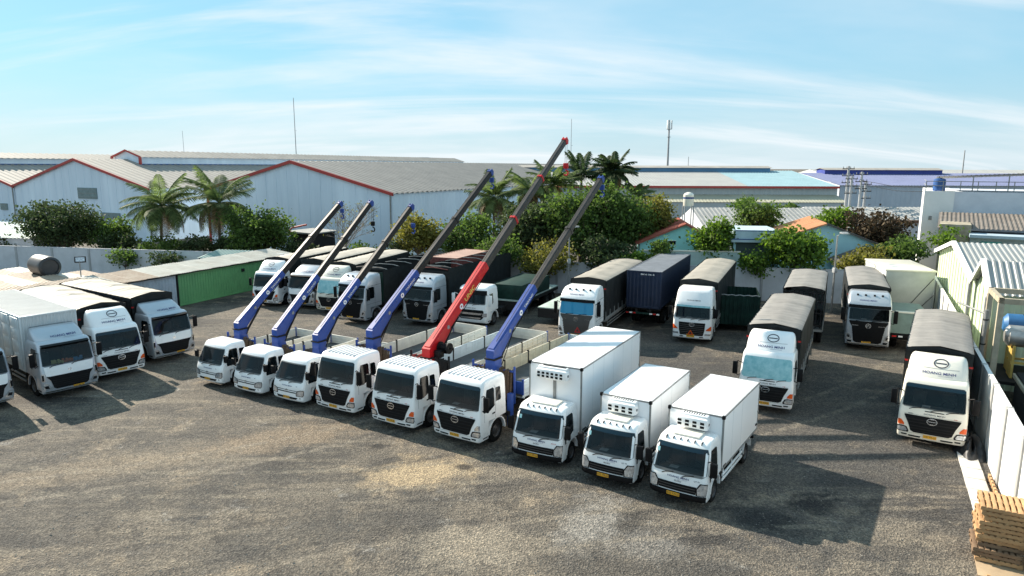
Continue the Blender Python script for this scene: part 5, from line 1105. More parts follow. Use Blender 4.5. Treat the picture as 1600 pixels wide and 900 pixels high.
t = thing('shed', 'low shed with red curved pipe against the grey-blue gable', 'shed', (-26.0, 80.0, 0), FA)
part(t, 'wall', ('lsw',), DARKM, lambda m: m.box(0, 3.2, 0, 4, 0, 3.6)); part(t, 'roof', ('lsr',), ROOFG, lambda m: m.prism([(-.3, 3.6), (3.5, 3.6), (3.5, 3.72), (-.3, 3.85)], -.3, 4.2)); part(t, 'pipe', ('lsp',), REDT, lambda m: m.tube([(.3, -.4, 3.4), (.3, -.4, 4.0), (.6, -.4, 4.25), (2.8, -.4, 4.7)], .10, 8))
t = thing('shed', 'low pale-roofed shed at the left edge below the warehouses', 'shed', (-66, 79.5, 0), R(-12))
part(t, 'wall', ('ls2',), CONC, lambda m: m.box(0, 12, 0, 5, 0, 3.2)); part(t, 'roof', ('ls2r',), mat('roof_mint', (.42, .52, .48), .7, var=.15, vscale=.6), lambda m: m.corr((-.3, -.5, 3.2), (12.6, 0, 0), (0, 6, 1.2), 24, .05, (0, 0, 1)))
# right: long halls seen on their eaves side
def eaves_hall(label, x0, x1, Y, depth, ze, zr, roofs, wallm, K, monitor=None, trim=REDT, leanto=None, ang=0, name='warehouse'):
    t = thing(name, label, 'building', (x0, Y, 0), ang); W = x1-x0
    part(t, 'front_wall', ('ew', K), wallm, lambda m: m.corr((0, 0, 0), (W, 0, 0), (0, 0, ze), int(W/1.0), .05, (0, -1, 0)), smooth=False)
    part(t, 'end_wall', ('ee', K), wallm, lambda m: [m.prism([(0, 0), (depth, 0), (depth, ze), (depth/2, zr), (0, ze)], x, x+.1, 'x') for x in (0, W-.1)])
    n = len(roofs)
    for i, (f0, f1, mm) in enumerate(roofs):
        part(t, 'roof', ('er', K, i), mm, lambda m: m.corr((W*f0, -.5, ze+.05), (W*(f1-f0), 0, 0), (0, depth/2+.5, zr-ze), int(W*(f1-f0)/.6), .05, (0, -1, 1)), smooth=False)
    part(t, 'rear_roof', ('err', K), roofs[0][2], lambda m: m.add([(0, depth/2, zr+.05), (W, depth/2, zr+.05), (W, depth+.5, ze), (0, depth+.5, ze)], [(0, 1, 2, 3)]))
    if trim: part(t, 'eaves_trim', ('et', K), trim, lambda m: m.box(-.1, W+.1, -.72, -.5, ze-.30, ze+.10))
    if monitor:
        a, b, h, mm = monitor
        mo = part(t, 'ridge_monitor', ('em', K), mm, lambda m: m.box(W*a, W*b, depth/2-2.2, depth/2+2.2, zr-.5, zr+h-.3), smooth=False)
        part(mo, 'monitor_roof', ('emr', K), WHR, lambda m: m.prism([(depth/2-2.7, zr+h-.35), (depth/2, zr+h), (depth/2+2.7, zr+h-.35), (depth/2, zr+h+.12)], W*a-.3, W*b+.3, 'x'))
    if leanto:
        l0, l1, zt, zb, dp, mm = leanto
        part(t, 'lean_to_roof', ('el', K), mm, lambda m: m.corr((l0*W, -dp, zb), (W*(l1-l0), 0, 0), (0, dp, zt-zb), int(W*(l1-l0)/.6), .03, (0, -1, 1)), smooth=False)
        part(t, 'lean_to_wall', ('elw', K), wallm, lambda m: m.box(l0*W, W*l1, -dp+.2, -dp+.4, 0, zb))
    return t
PALEROOF = mat('roof_pale_grey', (.33, .335, .325), .7, c2=(.26, .265, .26), vscale=.3); CYANROOF = mat('roof_pale_cyan', (.23, .36, .40), .6, var=.12, vscale=.4); MONB = mat('monitor_blue', (.10, .25, .42), .5, var=.2, vscale=.4)
LAVR = mat('roof_lavender_blue', (.155, .175, .30), .7, var=.12, vscale=.3); DBLUE = mat('monitor_dark_blue', (.035, .06, .30), .5, var=.2, vscale=.4); CREAMR = mat('roof_cream', (.38, .365, .275), .7, var=.15, vscale=.4)
WH2 = mat('warehouse_wall_grey', (.50, .53, .53), .65, c2=(.42, .45, .46), vscale=.3)
eaves_hall('long pale-roofed warehouse with blue ridge monitor and red eaves line', -4, 61.3, 130, 44, 7.8, 10.6, [(0, .74, PALEROOF), (.74, 1, CYANROOF)], WH2, 'e1', (0, .915, .95, MONB), REDT, (.3, .995, 6.3, 5.1, 5, CREAMR))
eaves_hall('lavender-roofed warehouse with dark blue ridge monitor behind the white house', 66.4, 135, 140, 40, 7.8, 10.1, [(0, 1, LAVR)], mat('warehouse_wall_pale', (.48, .52, .58), .65, var=.1, vscale=.3), 'e2', (.07, .46, 1.1, DBLUE), None, None)
eaves_hall('far low grey warehouse behind the palms in the middle', -34, 34, 215, 30, 8.6, 10.9, [(0, 1, PALEROOF)], WH2, 'e3', (0, 1, .9, MONB), None)
eaves_hall('far pale warehouse at the horizon on the right', 120, 230, 260, 40, 8, 10.6, [(0, 1, PALEROOF)], WH2, 'e4', None, None)
eaves_hall('long grey corrugated roof between the treetops in front of the pale warehouse', 25.0, 48.5, 88, 16, 3.3, 5.75, [(0, 1, ROOFG)], CONC, 'e5', None, DARKM, name='shed')
eaves_hall('low rust-edged pale roof beside the white house', 41.5, 60, 92, 12, 4.4, 5.8, [(0, 1, PALEROOF)], CONC, 'e6', None, mat('rust_brown', (.16, .08, .05), .8), name='shed')
# ------------------------------------------------------------------ houses on the right
AQUA = mat('wall_aqua', (.44, .70, .76), .8, c2=(.34, .56, .62), vscale=.6); AQUA2 = mat('wall_turquoise', (.36, .74, .70), .8, var=.12, vscale=.8)
OTILE = mat('orange_tile', (.55, .25, .12), .8, var=.14, vscale=1.2); RTILE = mat('red_tile', (.38, .10, .065), .8, var=.25, vscale=1.2); OLDT = mat('old_tile_grey', (.13, .115, .105), .85, var=.4, vscale=1.5)
def gable_house(label, org, ang, W, D, ze, zr, px_, lm, rm, wallm, K, windows=()):
    # gable faces -y; ridge at x = px_
    t = thing('house', label, 'house', (org[0], org[1], 0), ang)
    part(t, 'wall', ('hw', K), wallm, lambda m: m.prism([(0, 0), (W, 0), (W, ze[1]), (px_, zr-.08), (0, ze[0])], 0, D))
    for i, (xo, z, mm) in enumerate(((-.4, ze[0]-.12, lm), (W+.4, ze[1]-.12, rm))):
        def f(m):
            n = max(4, int(D/.4)); vs = []
            m.corr((px_, -.35, zr), (0, D+.7, 0), (xo-px_, 0, z-zr), n, .05, (1 if xo > px_ else -1, 0, 1.5))
            m.prism([(px_, zr-.03), (xo, z-.03), (xo, z-.14), (px_, zr-.14)], -.35, D+.35)
        part(t, 'roof', ('hr', K, i), mm, f)
        for k in range(1, 2): part(t, 'roof_batten', ('hb', K, i), DARKM, lambda m: m.add([(px_+(xo-px_)*.0, D*.3, zr+.07), (px_+(xo-px_), D*.3, z+.07), (px_+(xo-px_), D*.3+.12, z+.07), (px_, D*.3+.12, zr+.07)], [(0, 1, 2, 3)]))
    for (x, z, w, h) in windows:
        wn = part(t, 'window', ('hwin', w, h), GLASS, lambda m: m.box(-w/2, w/2, -.03, .02, -h/2, h/2), (x, 0, z)); part(wn, 'frame', ('hwf', w, h), WALLW, lambda m: (m.box(-w/2-.06, w/2+.06, -.05, 0, -h/2-.06, -h/2), m.box(-w/2-.06, w/2+.06, -.05, 0, h/2, h/2+.06)))
    return t
gable_house('aqua house with orange tiled roof behind the lamp post', (24.6, 66, 0), R(-14), 11.0, 9, (4.3, 3.9), 6.2, 5.3, OTILE, OLDT, AQUA, 'oh')
gable_house('small turquoise house with red tiled roof behind the navy container', (12.2, 65, 0), R(-8), 6.0, 7, (4.3, 5.0), 6.15, 4.2, RTILE, RTILE, AQUA2, 'rh', ((3.0, 4.3, .7, .35),))
gable_house('low aqua house with dark old tiles and a patch of red', (29.6, 60.5, 0), R(-12), 5.4, 5, (3.0, 2.9), 4.1, 2.6, OLDT, OLDT, AQUA, 'lh')
t = thing('house', 'flat-roofed pale porch house with dark green wall behind the rear wall', 'house', (19.6, 60.2, 0), R(-8))
part(t, 'wall', ('fh',), mat('wall_dark_green', (.07, .10, .095), .85, var=.3, vscale=1), lambda m: m.box(.1, 3.7, .2, 6, 0, 4.8)); part(t, 'column', ('fhc',), AQUA, lambda m: (m.box(3.0, 3.9, 0, .3, 0, 4.9), m.box(0, .2, 0, .3, 0, 4.9)))
part(t, 'cornice', ('fhr',), mat('cornice_pale', (.40, .52, .57), .8, var=.15, vscale=1), lambda m: (m.box(-.35, 4.3, -.5, 6, 4.9, 5.12), m.box(.1, 4.0, -.1, 5.8, 5.12, 5.85))); part(t, 'cornice_line', ('fhl',), BLUET, lambda m: (m.box(-.37, 4.32, -.52, -.4, 5.12, 5.2), m.box(.08, 4.02, -.12, 0, 5.85, 5.93)))
t = thing('garden_wall', 'pale low wall in front of the red-roofed house', 'wall', (11.6, 60.6, 0), R(-6))
part(t, 'wall_face', ('gwl',), mat('wall_mint_pale', (.46, .58, .55), .85, var=.15, vscale=1), lambda m: m.box(0, 8.5, 0, .2, 0, 4.0)); part(t, 'coping', ('gwc',), CREAMW, lambda m: m.box(-.05, 8.55, -.06, .26, 4.0, 4.1))
# white flat-roofed house with roof terrace
t = thing('house', 'tall white house with railed roof terrace at the right edge', 'house', (43.3, 72.4, 0), R(-30))
part(t, 'front_wall', ('wh1',), WALLW, lambda m: m.box(0, 2.7, 0, 14, 0, 9.0)); 
t2 = part(t, 'side_wall', ('wh2',), mat('wall_plaster_bluegrey', (.66, .70, .76), .85, c2=(.54, .58, .64), vscale=.8), lambda m: m.box(2.7, 17, .4, 14, 0, 8.95))
wn = part(t, 'window', ('whw',), GLASS, lambda m: m.box(1.6, 2.2, -.05, .02, 5.0, 6.3)); part(wn, 'bar', ('whwb',), WALLW, lambda m: [m.box(1.6+.14*k, 1.64+.14*k, -.08, -.05, 5.0, 6.3) for k in range(5)])
part(t, 'window', ('whw2',), STEELG, lambda m: m.box(.6, .9, -.05, .02, 6.0, 6.4))
rl = part(t, 'terrace_railing', ('whr',), STEELG, lambda m: ([m.tube([(a, b, z), (c, d, z)], .04, 6) for z in (9.55, 10.0) for (a, b, c, d) in ((.1, .1, 16.8, 1.3), (.1, .1, .1, 13.8))],))
for k in range(12): part(rl, 'rail_post', ('whrp',), STEELG, lambda m: m.box(-.04, .04, -.04, .04, 9.0, 10.05), (.1+16.7*k/11, .1+1.2*k/11, 0))
part(t, 'terrace_canopy', ('whc',), mat('canopy_sheet', (.20, .21, .22), .6, var=.1, vscale=1), lambda m: m.corr((1.0, .6, 10.5), (15.5, 0, .75), (0, 7, -.35), 40, .03, (0, 0, 1)))
for k in range(6): part(t, 'canopy_post', ('whcp', k), STEELG, lambda m: m.box(-.05, .05, -.05, .05, 9.0, 10.5+.75*(k/5)), (1.2+15*k/5, .7, 0))
t = thing('water_drum', 'blue water drum on the white house terrace', 'drum', (44.9, 72.6, 9.0), 0)
part(t, 'drum_body', ('bdr',), mat('drum_blue', (.03, .10, .30), .4, var=.2, vscale=3), lambda m: m.lathe([(.001, 0), (.55, 0), (.58, .1), (.56, .5), (.58, .9), (.55, 1.2), (.3, 1.3), (.001, 1.3)], axis='z', n=20)); part(t, 'lid', ('bdl',), BLACKP, lambda m: m.lathe([(.001, 1.36), (.2, 1.36), (.2, 1.29)], axis='z', n=14))
t = thing('house', 'low house with stained wall and turquoise doors below the white house', 'house', (38.6, 62.0, 0), R(-32))
part(t, 'wall', ('bh',), mat('wall_pale_blue', (.42, .50, .55), .85, var=.15, vscale=.9), lambda m: m.box(2.6, 16, 1.0, 8, 0, 5.3)); part(t, 'stained_wall', ('bh2',), mat('wall_stained', (.48, .44, .34), .9, c2=(.20, .16, .11), vscale=.9), lambda m: m.box(.2, 2.6, 1.3, 9, 0, 6.3))
part(t, 'roof_slab', ('bhr',), mat('roof_slab_blue', (.36, .45, .52), .8, var=.15, vscale=1), lambda m: m.box(2.5, 16.4, -.2, 3, 5.3, 5.55)); part(t, 'roof_sheet', ('bhs',), mat('roof_rust_grey', (.19, .17, .15), .8, c2=(.12, .10, .085), vscale=1.0), lambda m: m.corr((.0, 2.2, 5.9), (16, 0, 0), (0, 8, 1.0), 44, .05, (0, 0, 1)))
TURQ = mat('door_turquoise', (.06, .42, .40), .5)
for k, x in enumerate((4.2, 9.0)):
    d = part(t, 'door', ('bhd',), TURQ, lambda m: m.box(-.75, .75, .92, .99, 2.6, 4.9), (x, 0, 0)); part(d, 'pane', ('bhp',), mat('pane_navy', (.02, .04, .14), .2), lambda m: [m.box(a, a+.55, .89, .915, z, z+h) for a in (-.64, .09) for z, h in ((2.8, 1.3), (4.35, .4))])
# pale green sheds just beyond the right wall
LIME = mat('sheet_pale_green', (.60, .68, .48), .55, c2=(.52, .60, .42), vscale=.7, stretch=(1, 1, .2)); GALV = mat('sheet_galvanised', (.36, .37, .36), .45, metal=.3, c2=(.34, .34, .32), vscale=.8)
WA = math.atan2(55.7-17.6, 34.6-14.8)                # right wall direction
def beyond(label, far, near, D, ze, zr, K):
    # gable wall from its far end to its near end; the shed runs away from the yard behind it
    W = math.hypot(near[0]-far[0], near[1]-far[1])
    t = thing('shed', label, 'shed', (far[0], far[1], 0), math.atan2(near[1]-far[1], near[0]-far[0]))
    n = int(W/.5); h = lambda x: ze+(zr-ze)*(1-abs(2*x/W-1))
    def gab(m):
        for i in range(n):
            xa, xb = W*i/n, W*(i+1)/n; o_ = .04 if i % 2 else 0
            m.add([(xa, o_, 0), (xb, o_, 0), (xb, o_, h(xb)), (xa, o_, h(xa)), (xb, .04-o_, 0), (xb, .04-o_, h(xb))], [(0, 1, 2, 3), (1, 4, 5, 2)])
    part(t, 'gable_wall', ('bw', K), LIME, gab, smooth=False)
    part(t, 'side_wall', ('bs', K), LIME, lambda m: [m.corr((x, 0, 0), (0, D, 0), (0, 0, ze), int(D/.5), .04, (1 if x else -1, 0, 0)) for x in (0, W)], smooth=False)
    for sx in (-1, 1):
        xo = -.25 if sx < 0 else W+.25
        part(t, 'roof', ('br', K, sx), GALV, lambda m: m.corr((W/2, -.3, zr+.04), (0, D, 0), (xo-W/2, 0, ze-zr-.04), int(D/.30), .045, (sx*(zr-ze), 0, W/2)), smooth=False)
        part(t, 'verge_flashing', ('bf', K, sx), WALLW, lambda m: m.add([(W/2, -.36, zr+.14), (xo, -.36, ze+.10), (xo, -.36, ze-.18), (W/2, -.36, zr-.14), (W/2, -.12, zr+.15), (xo, -.12, ze+.11)], [(0, 1, 2, 3), (0, 4, 5, 1)]))
    part(t, 'downpipe', ('bd', K), STEELG, lambda m: m.tube([(W-.1, -.25, ze), (W-.1, -.25, .2)], .10, 8))
    return t
beyond('pale green corrugated shed with white-edged gable beyond the right wall', (32.9, 52.2), (26.6, 38.6), 22, 5.1, 6.45, 'l1')
beyond('second pale green shed nearer the camera, with wide galvanised roof', (26.5, 38.3), (24.7, 34.4), 16, 5.0, 6.45, 'l2')
# ------------------------------------------------------------------ machine yard behind the right wall
FRAME = mat('frame_cream_steel', (.42, .36, .26), .6, var=.3, vscale=2); YELF = mat('frame_yellow', (.50, .34, .08), .55, var=.3, vscale=3)
mx, my = 14.8+15.6*math.cos(WA)+.8*math.sin(WA), 17.6+15.6*math.sin(WA)-.8*math.cos(WA)
t = thing('gantry_frame', 'tall cream steel frame standing just behind the right wall', 'frame', (mx, my, 0), WA)
for (x, y) in ((0, 0), (3.2, 0), (0, -3.4), (3.2, -3.4)): part(t, 'post', ('gfp',), FRAME, lambda m: m.cbox(-.12, .12, -.12, .12, 0, 5.2, .02), (x, y, 0))
for k, (a, b) in enumerate((((0, 0), (3.2, 0)), ((0, -3.4), (3.2, -3.4)), ((0, 0), (0, -3.4)), ((3.2, 0), (3.2, -3.4)))): part(t, 'beam', ('gfb', k), FRAME, lambda m: m.box(min(a[0], b[0])-.1, max(a[0], b[0])+.1, min(a[1], b[1])-.1, max(a[1], b[1])+.1, 5.2, 5.45))
part(t, 'platform', ('gfpl',), DARKM, lambda m: m.box(-.2, 3.4, -3.5, .1, 1.4, 1.55))
t = thing('gas_tank', 'silver horizontal drum under the cream steel frame', 'tank', (mx+.9*math.cos(WA)+1.3*math.sin(WA), my+.9*math.sin(WA)-1.3*math.cos(WA), 3.0), WA-R(90))
part(t, 'drum', ('gtk',), mat('drum_steel', (.45, .44, .42), .35, metal=.7, var=.25, vscale=3), lambda m: m.lathe([(.001, -.9), (.3, -.88), (.5, -.72), (.52, .7), (.3, .9), (.001, .92)], c=(0, 0, .55), axis='x', n=24)); part(t, 'saddle', ('gts',), YELF, lambda m: [m.box(x-.05, x+.05, -.5, .5, -1.4, .15) for x in (-.5, .5)] + [m.box(-.6, .6, y-.04, y+.04, -.7, -.6) for y in (-.45, .45)])
t = thing('gas_tank', 'blue horizontal drum behind the silver drum', 'tank', (mx+2.3*math.cos(WA)+1.4*math.sin(WA), my+2.3*math.sin(WA)-1.4*math.cos(WA), 3.3), WA-R(90))
part(t, 'drum', ('gtk2',), mat('drum_bright_blue', (.03, .13, .30), .45, var=.2, vscale=3), lambda m: m.lathe([(.001, -.9), (.3, -.88), (.5, -.72), (.52, .7), (.3, .9), (.001, .92)], c=(0, 0, .55), axis='x', n=24)); part(t, 'saddle', ('gts2',), YELF, lambda m: [m.box(x-.05, x+.05, -.5, .5, -1.8, .15) for x in (-.5, .5)])
t = thing('machine_housing', 'dark machine block behind the right wall near the pallets', 'machine', (mx-3.2*math.cos(WA)+1.0*math.sin(WA), my-3.2*math.sin(WA)-1.0*math.cos(WA), 0), WA)
part(t, 'housing', ('mh',), DARKM, lambda m: m.cbox(-2, 2.6, -4, .2, 0, 2.2, .06)); part(t, 'silver_cover', ('mhc',), STEELG, lambda m: m.cbox(-1.8, .4, -3.8, -.2, 2.21, 2.5, .05)); part(t, 'rail', ('mhr',), FRAME, lambda m: m.cbox(-2.05, 2.65, .2, .3, 1.9, 2.1, .02))
t = thing('downpipe', 'grey vertical pipe standing behind the right wall', 'pipe', (14.8+16.4*math.cos(WA)+.4*math.sin(WA), 17.6+16.4*math.sin(WA)-.4*math.cos(WA), 0))
part(t, 'pipe', ('dpp',), STEELG, lambda m: m.tube([(0, 0, 0), (0, 0, 4.7)], .09, 10)); part(t, 'cross_arm', ('dpa',), STEELG, lambda m: m.tube([(0, 0, 4.5), (-.5, 1.4, 4.8)], .05, 6)); part(t, 'bracket', ('dpb',), DARKM, lambda m: [m.lathe([(.12, z), (.12, z+.06)], axis='z', n=10) for z in (1.5, 3.0, 4.2)])
# ------------------------------------------------------------------ paving strip, tarp heap, pallets by the right wall
t = thing('slab_path', 'narrow strip of pale slabs along the foot of the right wall', 'path', (14.8+3.4*math.cos(WA)-.42*math.sin(WA), 17.6+3.4*math.sin(WA)+.42*math.cos(WA), 0), WA)
SLAB = mat('slab_pale', (.50, .49, .46), .85, var=.15, vscale=2)
for k in range(15): part(t, 'slab', ('slb',), SLAB, lambda m: m.cbox(.02, .98, -.05, .62, 0, .09, .012), (k*1.0, 0, 0), (0, 0, R(rnd.uniform(-.6, .6))))
t = thing('wooden_rail', 'thin weathered plank lying between the slabs and the wall', 'plank', (14.8+3.2*math.cos(WA)-.22*math.sin(WA), 17.6+3.2*math.sin(WA)+.22*math.cos(WA), 0), WA)
WOOD = mat('pallet_wood', (.54, .33, .16), .85, c2=(.36, .21, .10), vscale=3, bump=.3, bscale=14); WOODD = mat('pallet_wood_dark', (.26, .17, .10), .9, c2=(.16, .10, .06), vscale=3)
part(t, 'plank', ('wrl',), WOOD, lambda m: m.cbox(0, 3.6, -.04, .04, .05, .22, .01)); part(t, 'peg', ('wrp',), WOODD, lambda m: [m.box(k*.3, k*.3+.05, -.05, .05, 0, .25) for k in range(12)])
t = thing('tarp_heap', 'crumpled black tarpaulin heap between the cream truck and the wall', 'tarp', (18.6, 26.1, 0), WA)
def heap(m):
    rg = random.Random(4); P = [(rg.uniform(-1, 1), rg.uniform(-1, 1), rg.uniform(0, 6)) for _ in range(9)]
    def f(u, v):
        a = u*2*math.pi; r = v; h = .55*(1-r**2)*(1+.35*math.sin(a*3+1)+.25*math.sin(a*7+r*5)); x, y = 1.15*r*math.cos(a), .55*r*math.sin(a)
        return (x*(1+.12*math.sin(a*5)), y*(1+.12*math.sin(a*4+2)), max(.0, h)+.06*math.sin(x*9)*math.cos(y*11)*(1-r)+.01)
    m.grid(f, 40, 10)
part(t, 'sheet', ('hp',), mat('tarp_black', (.014, .015, .017), .5, var=.4, vscale=4), heap); part(t, 'tie_rope', ('hpr',), ROPE, lambda m: m.tube([(-.9, .1, .12), (0, .05, .6), (.9, -.1, .12)], .02, 5))
ORD = ['topmost', 'second', 'third', 'fourth', 'fifth', 'sixth', 'seventh', 'eighth', 'ninth', 'tenth', 'eleventh', 'bottom']
PC = (14.45, 18.62); NP = 12
for i in range(NP):
    z = .14*(NP-1-i)+.06; rg = random.Random(60+i); mm = WOOD if i < 4 or rg.random() < .5 else WOODD
    t = thing('wooden_pallet', ('topmost wooden pallet of the stack by the right wall, its boards sunlit' if i == 0 else ('bottom wooden pallet of the stack by the right wall' if i == NP-1 else '%s wooden pallet from the top of the stack by the right wall' % ORD[i])), 'pallet', (PC[0]+rg.uniform(-.06, .06)-(.0 if i < 3 else (.05 if i < 9 else .09)), PC[1]+rg.uniform(-.05, .05), z), R(-29+rg.uniform(-1.5, 1.5)), 'pallets stacked by the right wall')
    for k in range(8): part(t, 'top_board', ('ptb',), mm, lambda m: m.cbox(-.05, .05, -.6, .6, .115, .135, .004), (-.52+k*.1486, 0, 0))
    for k in range(3): part(t, 'stringer', ('pst',), mm, lambda m: m.cbox(-.58, .58, -.045, .045, .02, .113, .004), (0, -.54+k*.54, 0))
    for k in range(3): part(t, 'bottom_board', ('pbb',), mm, lambda m: m.cbox(-.06, .06, -.6, .6, 0, .018, .003), (-.5+k*.5, 0, 0))
t = thing('plywood_sheet', 'worn plywood sheet lying under the pallet stack', 'plywood', (14.35, 18.1, 0), R(-29)); part(t, 'sheet', ('ply',), mat('plywood', (.42, .31, .19), .85, c2=(.30, .22, .14), vscale=2), lambda m: m.cbox(-.75, .75, -1.0, .75, .01, .05, .005))
part(t, 'batten', ('plb',), WOOD, lambda m: [m.box(x-.04, x+.04, -.95, -.88, .05, .09) for x in (-.5, 0, .5)])
# ------------------------------------------------------------------ lamps, masts, poles
def lamp(label, x, y, h, K, arm=.8):
    t = thing('street_lamp', label, 'lamp', (x, y, 0), R(10))
    part(t, 'pole', ('lpp', h), STEELG, lambda m: m.tube([(0, 0, 0), (0, 0, h-.2), (arm*.4, 0, h)], [.08, .06, .05], 8)); part(t, 'lamp_head', ('lph',), CONCP, lambda m: m.cbox(arm*.3, arm*.3+.6, -.13, .13, h-.05, h+.08, .03)); part(t, 'solar_panel', ('lps',), STEELG, lambda m: m.cbox(-.35, .25, -.25, .25, h+.12, h+.15, .01), rot=(R(8), 0, 0)); part(t, 'control_box', ('lpb',), CONCP, lambda m: m.cbox(-.12, .14, -.16, .16, h*.5, h*.5+.4, .02))
lamp('lamp post standing between two tarpaulin trucks at the rear wall', 25.6, 53.6, 6.3, 'a'); lamp('lamp post in front of the big dark tree', 4.9, 58.4, 6.3, 'b')
MAST = mat('mast_steel', (.30, .31, .32), .6)
def mast(label, x, y, h, r, cell=False, name='antenna_mast'):
    t = thing(name, label, 'mast', (x, y, 0)); part(t, 'pole', ('mst', h, r), MAST, lambda m: m.tube([(0, 0, 0), (0, 0, h)], [r, r*.55], 8))
    if cell:
        for k in range(3): a = k*2.09; part(t, 'antenna', ('mca',), WALLW, lambda m: m.cbox(-.22, .22, -.15, .15, -1.3, 1.3, .05), (.75*math.cos(a), .75*math.sin(a), h-1.4), (0, 0, a)); 
        part(t, 'platform', ('mcp', h), MAST, lambda m: (m.lathe([(.3, h-2.9), (.9, h-2.9), (.9, h-2.75), (.3, h-2.75)], axis='z', n=12), m.lathe([(.3, h-5.3), (.6, h-5.3), (.6, h-5.15), (.3, h-5.15)], axis='z', n=12)))
    else: part(t, 'stay', ('mss', h, r), MAST, lambda m: m.tube([(0, 0, h*.7), (.5, 0, h*.7)], .04, 5))
mast('cell tower with panel antennas rising behind the pale warehouse', 49.2, 220, 25.9, .42, True, 'cell_tower'); mast('tall thin mast behind the grey-blue warehouse', -62.2, 200, 30.3, .16); mast('thin mast behind the palms in the middle', 16.8, 200, 24.8, .12)
mast('slim mast behind the lavender roof on the right', 155.9, 240, 17.4, .3); mast('faint thin mast behind the roof monitor on the left', -108.6, 230, 22.5, .1); mast('short stub mast on the blue ridge monitor', 38.5, 152, 13.6, .12)
def upole(label, x, y, h):
    t = thing('utility_pole', label, 'pole', (x, y, 0), R(20), 'cluster of utility poles'); part(t, 'pole', ('upp', h), CONCP, lambda m: m.tube([(0, 0, 0), (0, 0, h)], [.24, .15], 8))
    for k in range(3): ca_ = part(t, 'cross_arm', ('upa',), DARKM, lambda m: m.box(-1.1, 1.1, -.06, .06, -.06, .06), (0, 0, h-.4-k*1.0)); part(ca_, 'insulator', ('upi',), STEELG, lambda m: [m.tube([(x, 0, .06), (x, 0, .32)], .06, 6) for x in (-1, -.35, .35, 1)])
upole('tallest utility pole left of the lavender roof', 49.0, 101, 11.6); upole('utility pole in the middle of the cluster by the lavender roof', 50.0, 99.0, 10.8); upole('utility pole at the right of the cluster by the lavender roof', 51.2, 100, 9.4); upole('utility pole at the left of the cluster by the lavender roof', 48.1, 98, 10.2)
t = thing('power_line', 'dark cables running from the utility poles to the white house', 'cable', (50.0, 99.0, 9.6)); part(t, 'cable', ('pwl',), DARKM, lambda m: [m.tube([(0, 0, dz), (-1.5, -12, dz-.6), (-4.5, -24, dz-.3)], .03, 5) for dz in (0, -.5)])
t = thing('water_tower', 'cream water tank on a steel stand above the grey roof', 'tank', (20.5, 80, 0)); part(t, 'tank', ('wtt',), CREAMW, lambda m: m.lathe([(.001, 6.9), (.56, 6.9), (.6, 7.0), (.6, 8.2), (.45, 8.38), (.15, 8.5), (.001, 8.5)], axis='z', n=20)); part(t, 'label_band', ('wtb',), BLUET, lambda m: m.lathe([(.61, 7.75), (.61, 7.95)], axis='z', n=20))
for (x, y) in ((-.5, -.5), (.5, -.5), (-.5, .5), (.5, .5)): part(t, 'leg', ('wtl',), MAST, lambda m: m.box(-.05, .05, -.05, .05, 0, 6.9), (x, y, 0))
t = thing('distant_building', 'tiny pale blue plant building on the horizon', 'building', (-54, 400, 0)); HZB = mat('far_pale_blue', (.30, .42, .52), .8, var=.1, vscale=.1); part(t, 'tower', ('dbt',), HZB, lambda m: m.box(0, 5.6, 0, 8, 0, 16.4)); part(t, 'wing', ('dbw',), HZB, lambda m: m.box(5.6, 15, 0, 8, 0, 13.4)); part(t, 'dish', ('dbd',), CONC, lambda m: m.lathe([(.001, 15.5), (1.2, 15.9), (1.2, 16.0), (.3, 13.3)], c=(11, 3, 0), axis='z', n=10))
# ------------------------------------------------------------------ vegetation
def leaf_mat(name, c, c2, trans=.35):
    m = bpy.data.materials.new(name); m.use_nodes = True; t = m.node_tree; t.nodes.clear(); n = t.nodes.new; l = t.links.new
    g = n('ShaderNodeNewGeometry'); no = n('ShaderNodeTexNoise'); no.inputs['Scale'].default_value = 1.3; no.inputs['Detail'].default_value = 5; l(g.outputs['Position'], no.inputs['Vector'])
    ad = n('ShaderNodeMath'); ad.operation = 'ADD'; l(no.outputs[0], ad.inputs[0]); mu = n('ShaderNodeMath'); mu.operation = 'MULTIPLY_ADD'; l(g.outputs['Random Per Island'], mu.inputs[0]); mu.inputs[1].default_value = .5; mu.inputs[2].default_value = -.25; l(mu.outputs[0], ad.inputs[1])
    r = n('ShaderNodeValToRGB'); r.color_ramp.elements[0].position = .28; r.color_ramp.elements[1].position = .75; r.color_ramp.elements[0].color = (*c2, 1); r.color_ramp.elements[1].color = (*c, 1); l(ad.outputs[0], r.inputs[0])
    p = n('ShaderNodeBsdfPrincipled'); p.inputs['Roughness'].default_value = .7; p.inputs['Specular IOR Level'].default_value = .15; l(r.outputs[0], p.inputs['Base Color'])
    tr = n('ShaderNodeBsdfTranslucent'); hs = n('ShaderNodeHueSaturation'); hs.inputs['Saturation'].default_value = 1.15; hs.inputs['Value'].default_value = 1.5; l(r.outputs[0], hs.inputs['Color']); l(hs.outputs[0], tr.inputs[0])
    mx_ = n('ShaderNodeMixShader'); mx_.inputs[0].default_value = trans; l(p.outputs[0], mx_.inputs[1]); l(tr.outputs[0], mx_.inputs[2]); o = n('ShaderNodeOutputMaterial'); l(mx_.outputs[0], o.inputs[0]); MATS[name] = m; return m
LDARK = leaf_mat('leaf_dark', (.075, .105, .042), (.030, .044, .022), .3); LMID = leaf_mat('leaf_mid', (.125, .19, .05), (.040, .068, .022), .4); LBRT = leaf_mat('leaf_bright', (.155, .24, .045), (.055, .10, .022), .4)
